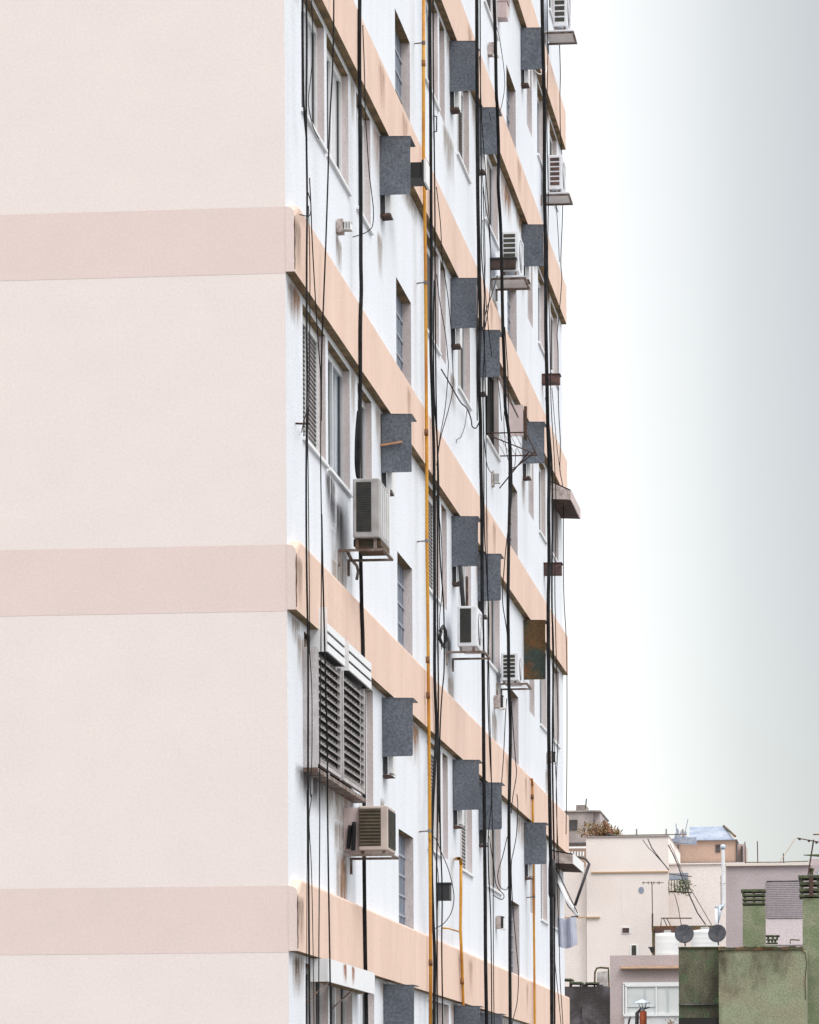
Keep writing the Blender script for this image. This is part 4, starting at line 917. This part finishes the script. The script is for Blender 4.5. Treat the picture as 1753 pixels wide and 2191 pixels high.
# mauve house front with window
y = 84
e = empty('mauve_house', (B(1380,2100,y).x, y, 0), 'mauve house front with a big white framed window at the photo foot', 'house')
blk(1305, 1500, 2044, y, 6).build('wall', P_mauve2, e)
m = MB(); x0 = B(1328,2072,y).x; x1 = B(1480,2072,y).x; zt = B(1390,2067,y).z; zb_ = B(1390,2074,y).z
m.quad([(x0,y-.22,zb_+.03),(x1,y-.22,zb_+.03),(x1,y-.002,zt),(x0,y-.002,zt)]).quad([(x0,y-.22,zb_),(x0,y-.002,zb_-.0),(x1,y-.002,zb_),(x1,y-.22,zb_)]).quad([(x0,y-.22,zb_),(x1,y-.22,zb_),(x1,y-.22,zb_+.03),(x0,y-.22,zb_+.03)]).quad([(x0,y-.22,zb_),(x0,y-.22,zb_+.03),(x0,y-.002,zt),(x0,y-.002,zb_)])
m.build('ledge', mat('stained_ledge', (.33,.21,.14), .9, c2=(.22,.16,.13), scale=3), e)
o = blk(1337, 1500, 2111, y-.02, .018, pyb=2172).build('window', mat('milky_pane', (.62,.65,.66), .4, c2=(.54,.57,.58), scale=1.2), e)
m = MB(); 
def bar(p0, p1, q0, q1, off=.06, th=.038): a_=B(p0,q0,y); b_=B(p1,q1,y); m.box(a_.x, b_.x, y-off, y-off+th, b_.z, a_.z)
bar(1333,1500,2102.5,2105.5); bar(1333,1336,2105.6,2171); bar(1337.5,1500,2106.5,2110.5,.065); bar(1338,1342,2110.7,2170,.065); bar(1403,1406,2110.7,2170,.065); bar(1334,1500,2170.3,2174,.10,.08)
m.build('frame', M_fwhite, o)
m = MB(); bar(1379,1381,2111,2151,.045,.02); bar(1428,1430,2111,2170,.045,.02); bar(1342.5,1402,2154,2155,.045,.02); m.build('glazing_bar', M_frame, o)
blk(1336, 1500, 2174.5, y-.05, .045).build('white_apron', M_acw, e)
# old dark wall with stone caps
y = 92
e = empty('old_wall', (B(1250,2150,y).x, y, 0), 'dark weathered stone wall with small cap slabs at the foot of the tall block', 'wall')
blk(1180, 1304.6, 2111, y, 1.2).build('wall', P_dark, e)
for a, b_, c_ in ((1219,1244,2101), (1252,1280,2102), (1196,1222,2094)):
    blk(a, b_, c_, y-.08, 1.3, pyb=c_+3.5).build('cap', P_gcap, e)
    for q in (a+1, b_-4): blk(q, q+3, c_+3.6, y, .3, pyb=2111.5 if a > 1200 else 2112).build('prop', P_dark, e)
for a, c_ in ((1210,2112), (1245,2106), (1280,2107)): blk(a, a+9, c_, y+.1, .8, pyb=2113).build('stub', P_dark, e)
m = MB().box(B(1246,2150,y).x, B(1304,2150,y).x, y-.13, y-.003, 0, B(1270,2150,y).z); m.build('buttress', P_dark, e)
e = empty('vine_arch', B(1285,2110,y-.5), 'arched metal hoop with pale plastic sheet on the old dark wall', 'hoop')
MB().tube([B(1272,2111,y+.2), B(1273,2080,y+.2), B(1277,2072,y+.2), B(1285,2070.5,y+.2), B(1303,2072,y+.2)], .03, 6).tube([B(1302,2074,y+.2), B(1303,2110,y+.2)], .025, 5).build('hoop', P_gtop, e)
MB().quad([B(1276,2110,y+.4), B(1301,2110,y+.4), B(1301,2078,y+.4), B(1278,2080,y+.4)]).build('sheet', mat('mottled_sheet', (.62,.60,.60), .8, c2=(.40,.36,.34), scale=5), e)
# chimney pot with zinc hat
y = 78
e = empty('chimney_pot', B(1376,2191,y), 'orange clay chimney pot with a pointed zinc hat before the white window', 'chimney pot')
c = B(1376,2165,y); c2_ = B(1376,2240,y)
MB().tube([c2_, c, c+Vector((0,0,.02))], [.098,.098,.07], 14).build('pot', P_orange, e, smooth=True)
MB().tube([c+Vector((0,0,.02)), c+Vector((0,0,.09))], .05, 12).build('neck', P_zinc, e, smooth=True)
h = B(1374,2147,y); k = 14
MB().tube([h, h+Vector((0,0,.02)), h+Vector((0,0,.105))], [.235,.225,.015], k).build('hat', P_zinc, e)
m = MB()
for a in range(3): an = a*2.09+.5; m.tube([c+Vector((.05*math.cos(an),.05*math.sin(an),.05)), h+Vector((.12*math.cos(an),.12*math.sin(an),.0))], .009, 5)
m.build('strut', M_iron, e)
MB().tube([B(1362,2240,y), B(1363,2168,y), B(1370,2160,y), B(1390,2156,y)], [.055,.055,.03,.015], 8).build('side_pipe', P_duct, e, smooth=True)
e = empty('dry_sprigs', B(1345,2191,y), 'dry grey sprig poking up left of the orange chimney pot', 'plant')
MB().tube([B(1336,2230,y), B(1349,2176,y)], .02, 5).tube([B(1342,2200,y), B(1346,2180,y)], .015, 5).build('stem', M_iron, e)
e = empty('brown_shrub', B(1435,2191,83), 'low brown shrub under the white framed window', 'plant')
m = MB(); leaves(m, B(1436,2192,83), .25, .2, .13, 70, .045); m.build('foliage', P_leafr, e)
# mossy walls in front
y = 76
e = empty('mossy_wall', (B(1490,2100,y).x, y, 0), 'dark brown mossy wall strip between the white window and the green wall', 'wall')
blk(1452, 1537.5, 2029, y+.25, 5).build('wall', P_greend, e); blk(1451, 1537.5, 2026, y+.2, 5, pyb=2028.9).build('top_edge', P_gtop, e)
blk(1451.5, 1537, 2148, y+.17, .07, pyb=2150.5).build('ledge', P_dark, e); blk(1452, 1537.4, 2178, y+.1, .14, pyb=2260).build('opening', M_inside, e)
e = empty('green_wall', (B(1650,2100,y).x, y, 0), 'large pale green mossy wall filling the lower right corner', 'wall')
w_ = blk(1537.6, 1724, 2034, y, 5); w_.build('wall', P_green, e)
m = MB(); n = 24
x0 = B(1537,2024,y).x; x1 = B(1718,2024,y).x; zt = B(1600,2034,y).z
for i in range(n):
    a = x0+(x1-x0)*i/n; b_ = x0+(x1-x0)*(i+1)/n; m.box(a, b_, y-.03-random.random()*.02, y+4.9, zt+.002, zt+.09+random.uniform(-.015,.02))
m.build('top_edge', P_gtop, e)
MB().tube([B(1715,2033,y-.02), B(1724,2040,y-.02), B(1726,2060,y-.02), B(1723,2100,y-.02), B(1724,2140,y-.02)], .012, 5).build('wall_wire', P_gtop, e)
# chimneys
def chimney(p0, p1, pt, y, slabs, lab, foot=0):
    e = empty('brick_chimney', (B((p0+p1)/2,2100,y).x, y, foot), lab, 'chimney', 'green chimneys with stacked slab cowls')
    top = B(p0, slabs[-1][3]+2.5, y).z
    x0 = B(p0,pt,y).x; x1 = B(p1,pt,y).x
    MB().box(x0, x1, y, y+(x1-x0), foot, top).build('shaft', P_chim, e)
    for i, (a, b_, c_, d_) in enumerate(slabs):
        X0 = B(a,c_,y).x; X1 = B(b_,c_,y).x; z1 = B(a,c_,y).z; z0 = B(a,d_,y).z
        MB().box(X0, X1, y-.03, y+(X1-X0), z0, z1).build('slab', P_gcap, e, bevel=.01)
        if i+1 < len(slabs):
            nz = B(a, slabs[i+1][2], y).z
            m = MB()
            for q in (X0+.04, (X0+X1)/2-.02, X1-.09):
                for yy in (y+.01, y+(X1-X0)-.1): m.box(q, q+.05, yy, yy+.06, nz+.001, z0-.001)
            m.build('spacers', P_gcap, e)
    return e
chimney(1589, 1637, 1937, 80, [(1585,1638,1903,1909), (1588,1637,1913,1918), (1588,1637,1922,1927), (1588,1637,1931,1936)], 'green chimney with four stacked slabs, left of the grey roller shutter')
chimney(1717, 1790, 1920, 79, [(1708,1790,1873,1880), (1710,1790,1887,1894), (1710,1790,1901,1908), (1710,1790,1914,1920)], 'tall green chimney with dark slabs at the right photo edge')
y = 78
chimney(1639, 1663, 2024, 75.5, [(1638,1668,2001,2004.5), (1639,1664,2009,2012), (1639,1664,2017,2020)], 'tiny two-tier vent block on top of the green wall', foot=B(1650,2028,76).z)
e = empty('wall_clamp', B(1700,2010,78), 'small black bracket on the mauve wall above the green wall', 'bracket')
MB().tube([B(1691,2020,77.5), B(1691,2011,77.5), B(1711,2012,77.5)], .02, 5).build('arm', P_gtop, e)
# right-hand aerials and chimney pots on the big chimney
y = 80
e = empty('aerial', B(1735,1900,y), 'rusty television aerial leaning above the right green chimney', 'aerial')
MB().tube([B(1728,1880,y), B(1741,1797,y)], .022, 6).build('mast', M_iron, e)
m = MB().tube([B(1705,1793.5,y), B(1775,1806,y)], .016, 5); m.build('boom', M_iron, e)
for p_, q_ in ((1711,1795.5), (1731,1799.5), (1747,1803)): MB().tube([B(p_,q_,y-.05), B(p_,q_,y+.05)], .038, 8).build('clamp', M_iron, e)
m = MB().prism([(B(1719,1829,y).x, B(1719,1829,y).z), (B(1760,1833,y).x, B(1760,1833,y).z), (B(1775,1827,y).x, B(1775,1827,y).z)], y, y+.3); m.build('lower_element', P_leaf, e)
MB().tube([B(1740,1786,y), B(1775,1785,y)], .02, 5).build('upper_element', P_gtop, e)
e = empty('chimney_cowl', B(1737,1872,y), 'dark flared cowl on top of the right green chimney', 'cowl')
c = B(1736,1872,y+.1)
MB().tube([c, c+Vector((0,0,.07)), c+Vector((0,0,.16)), c+Vector((0,0,.19))], [.055,.055,.09,.05], 10).build('cowl', P_gtop, e)
MB().tube([c+Vector((.18,0,0)), c+Vector((.18,0,.10))], .03, 8).build('pot', P_zinc, e)
e = empty('wooden_plank', B(1733,1900,78.9), 'dark upright plank fixed against the slabs of the right green chimney', 'plank')
p_ = MB().box(B(1731,1918,78.8).x, B(1740,1918,78.8).x, 78.86, 78.93, B(1735,1918,78.8).z, B(1735,1876,78.8).z); p_.build('plank', M_iron, e)
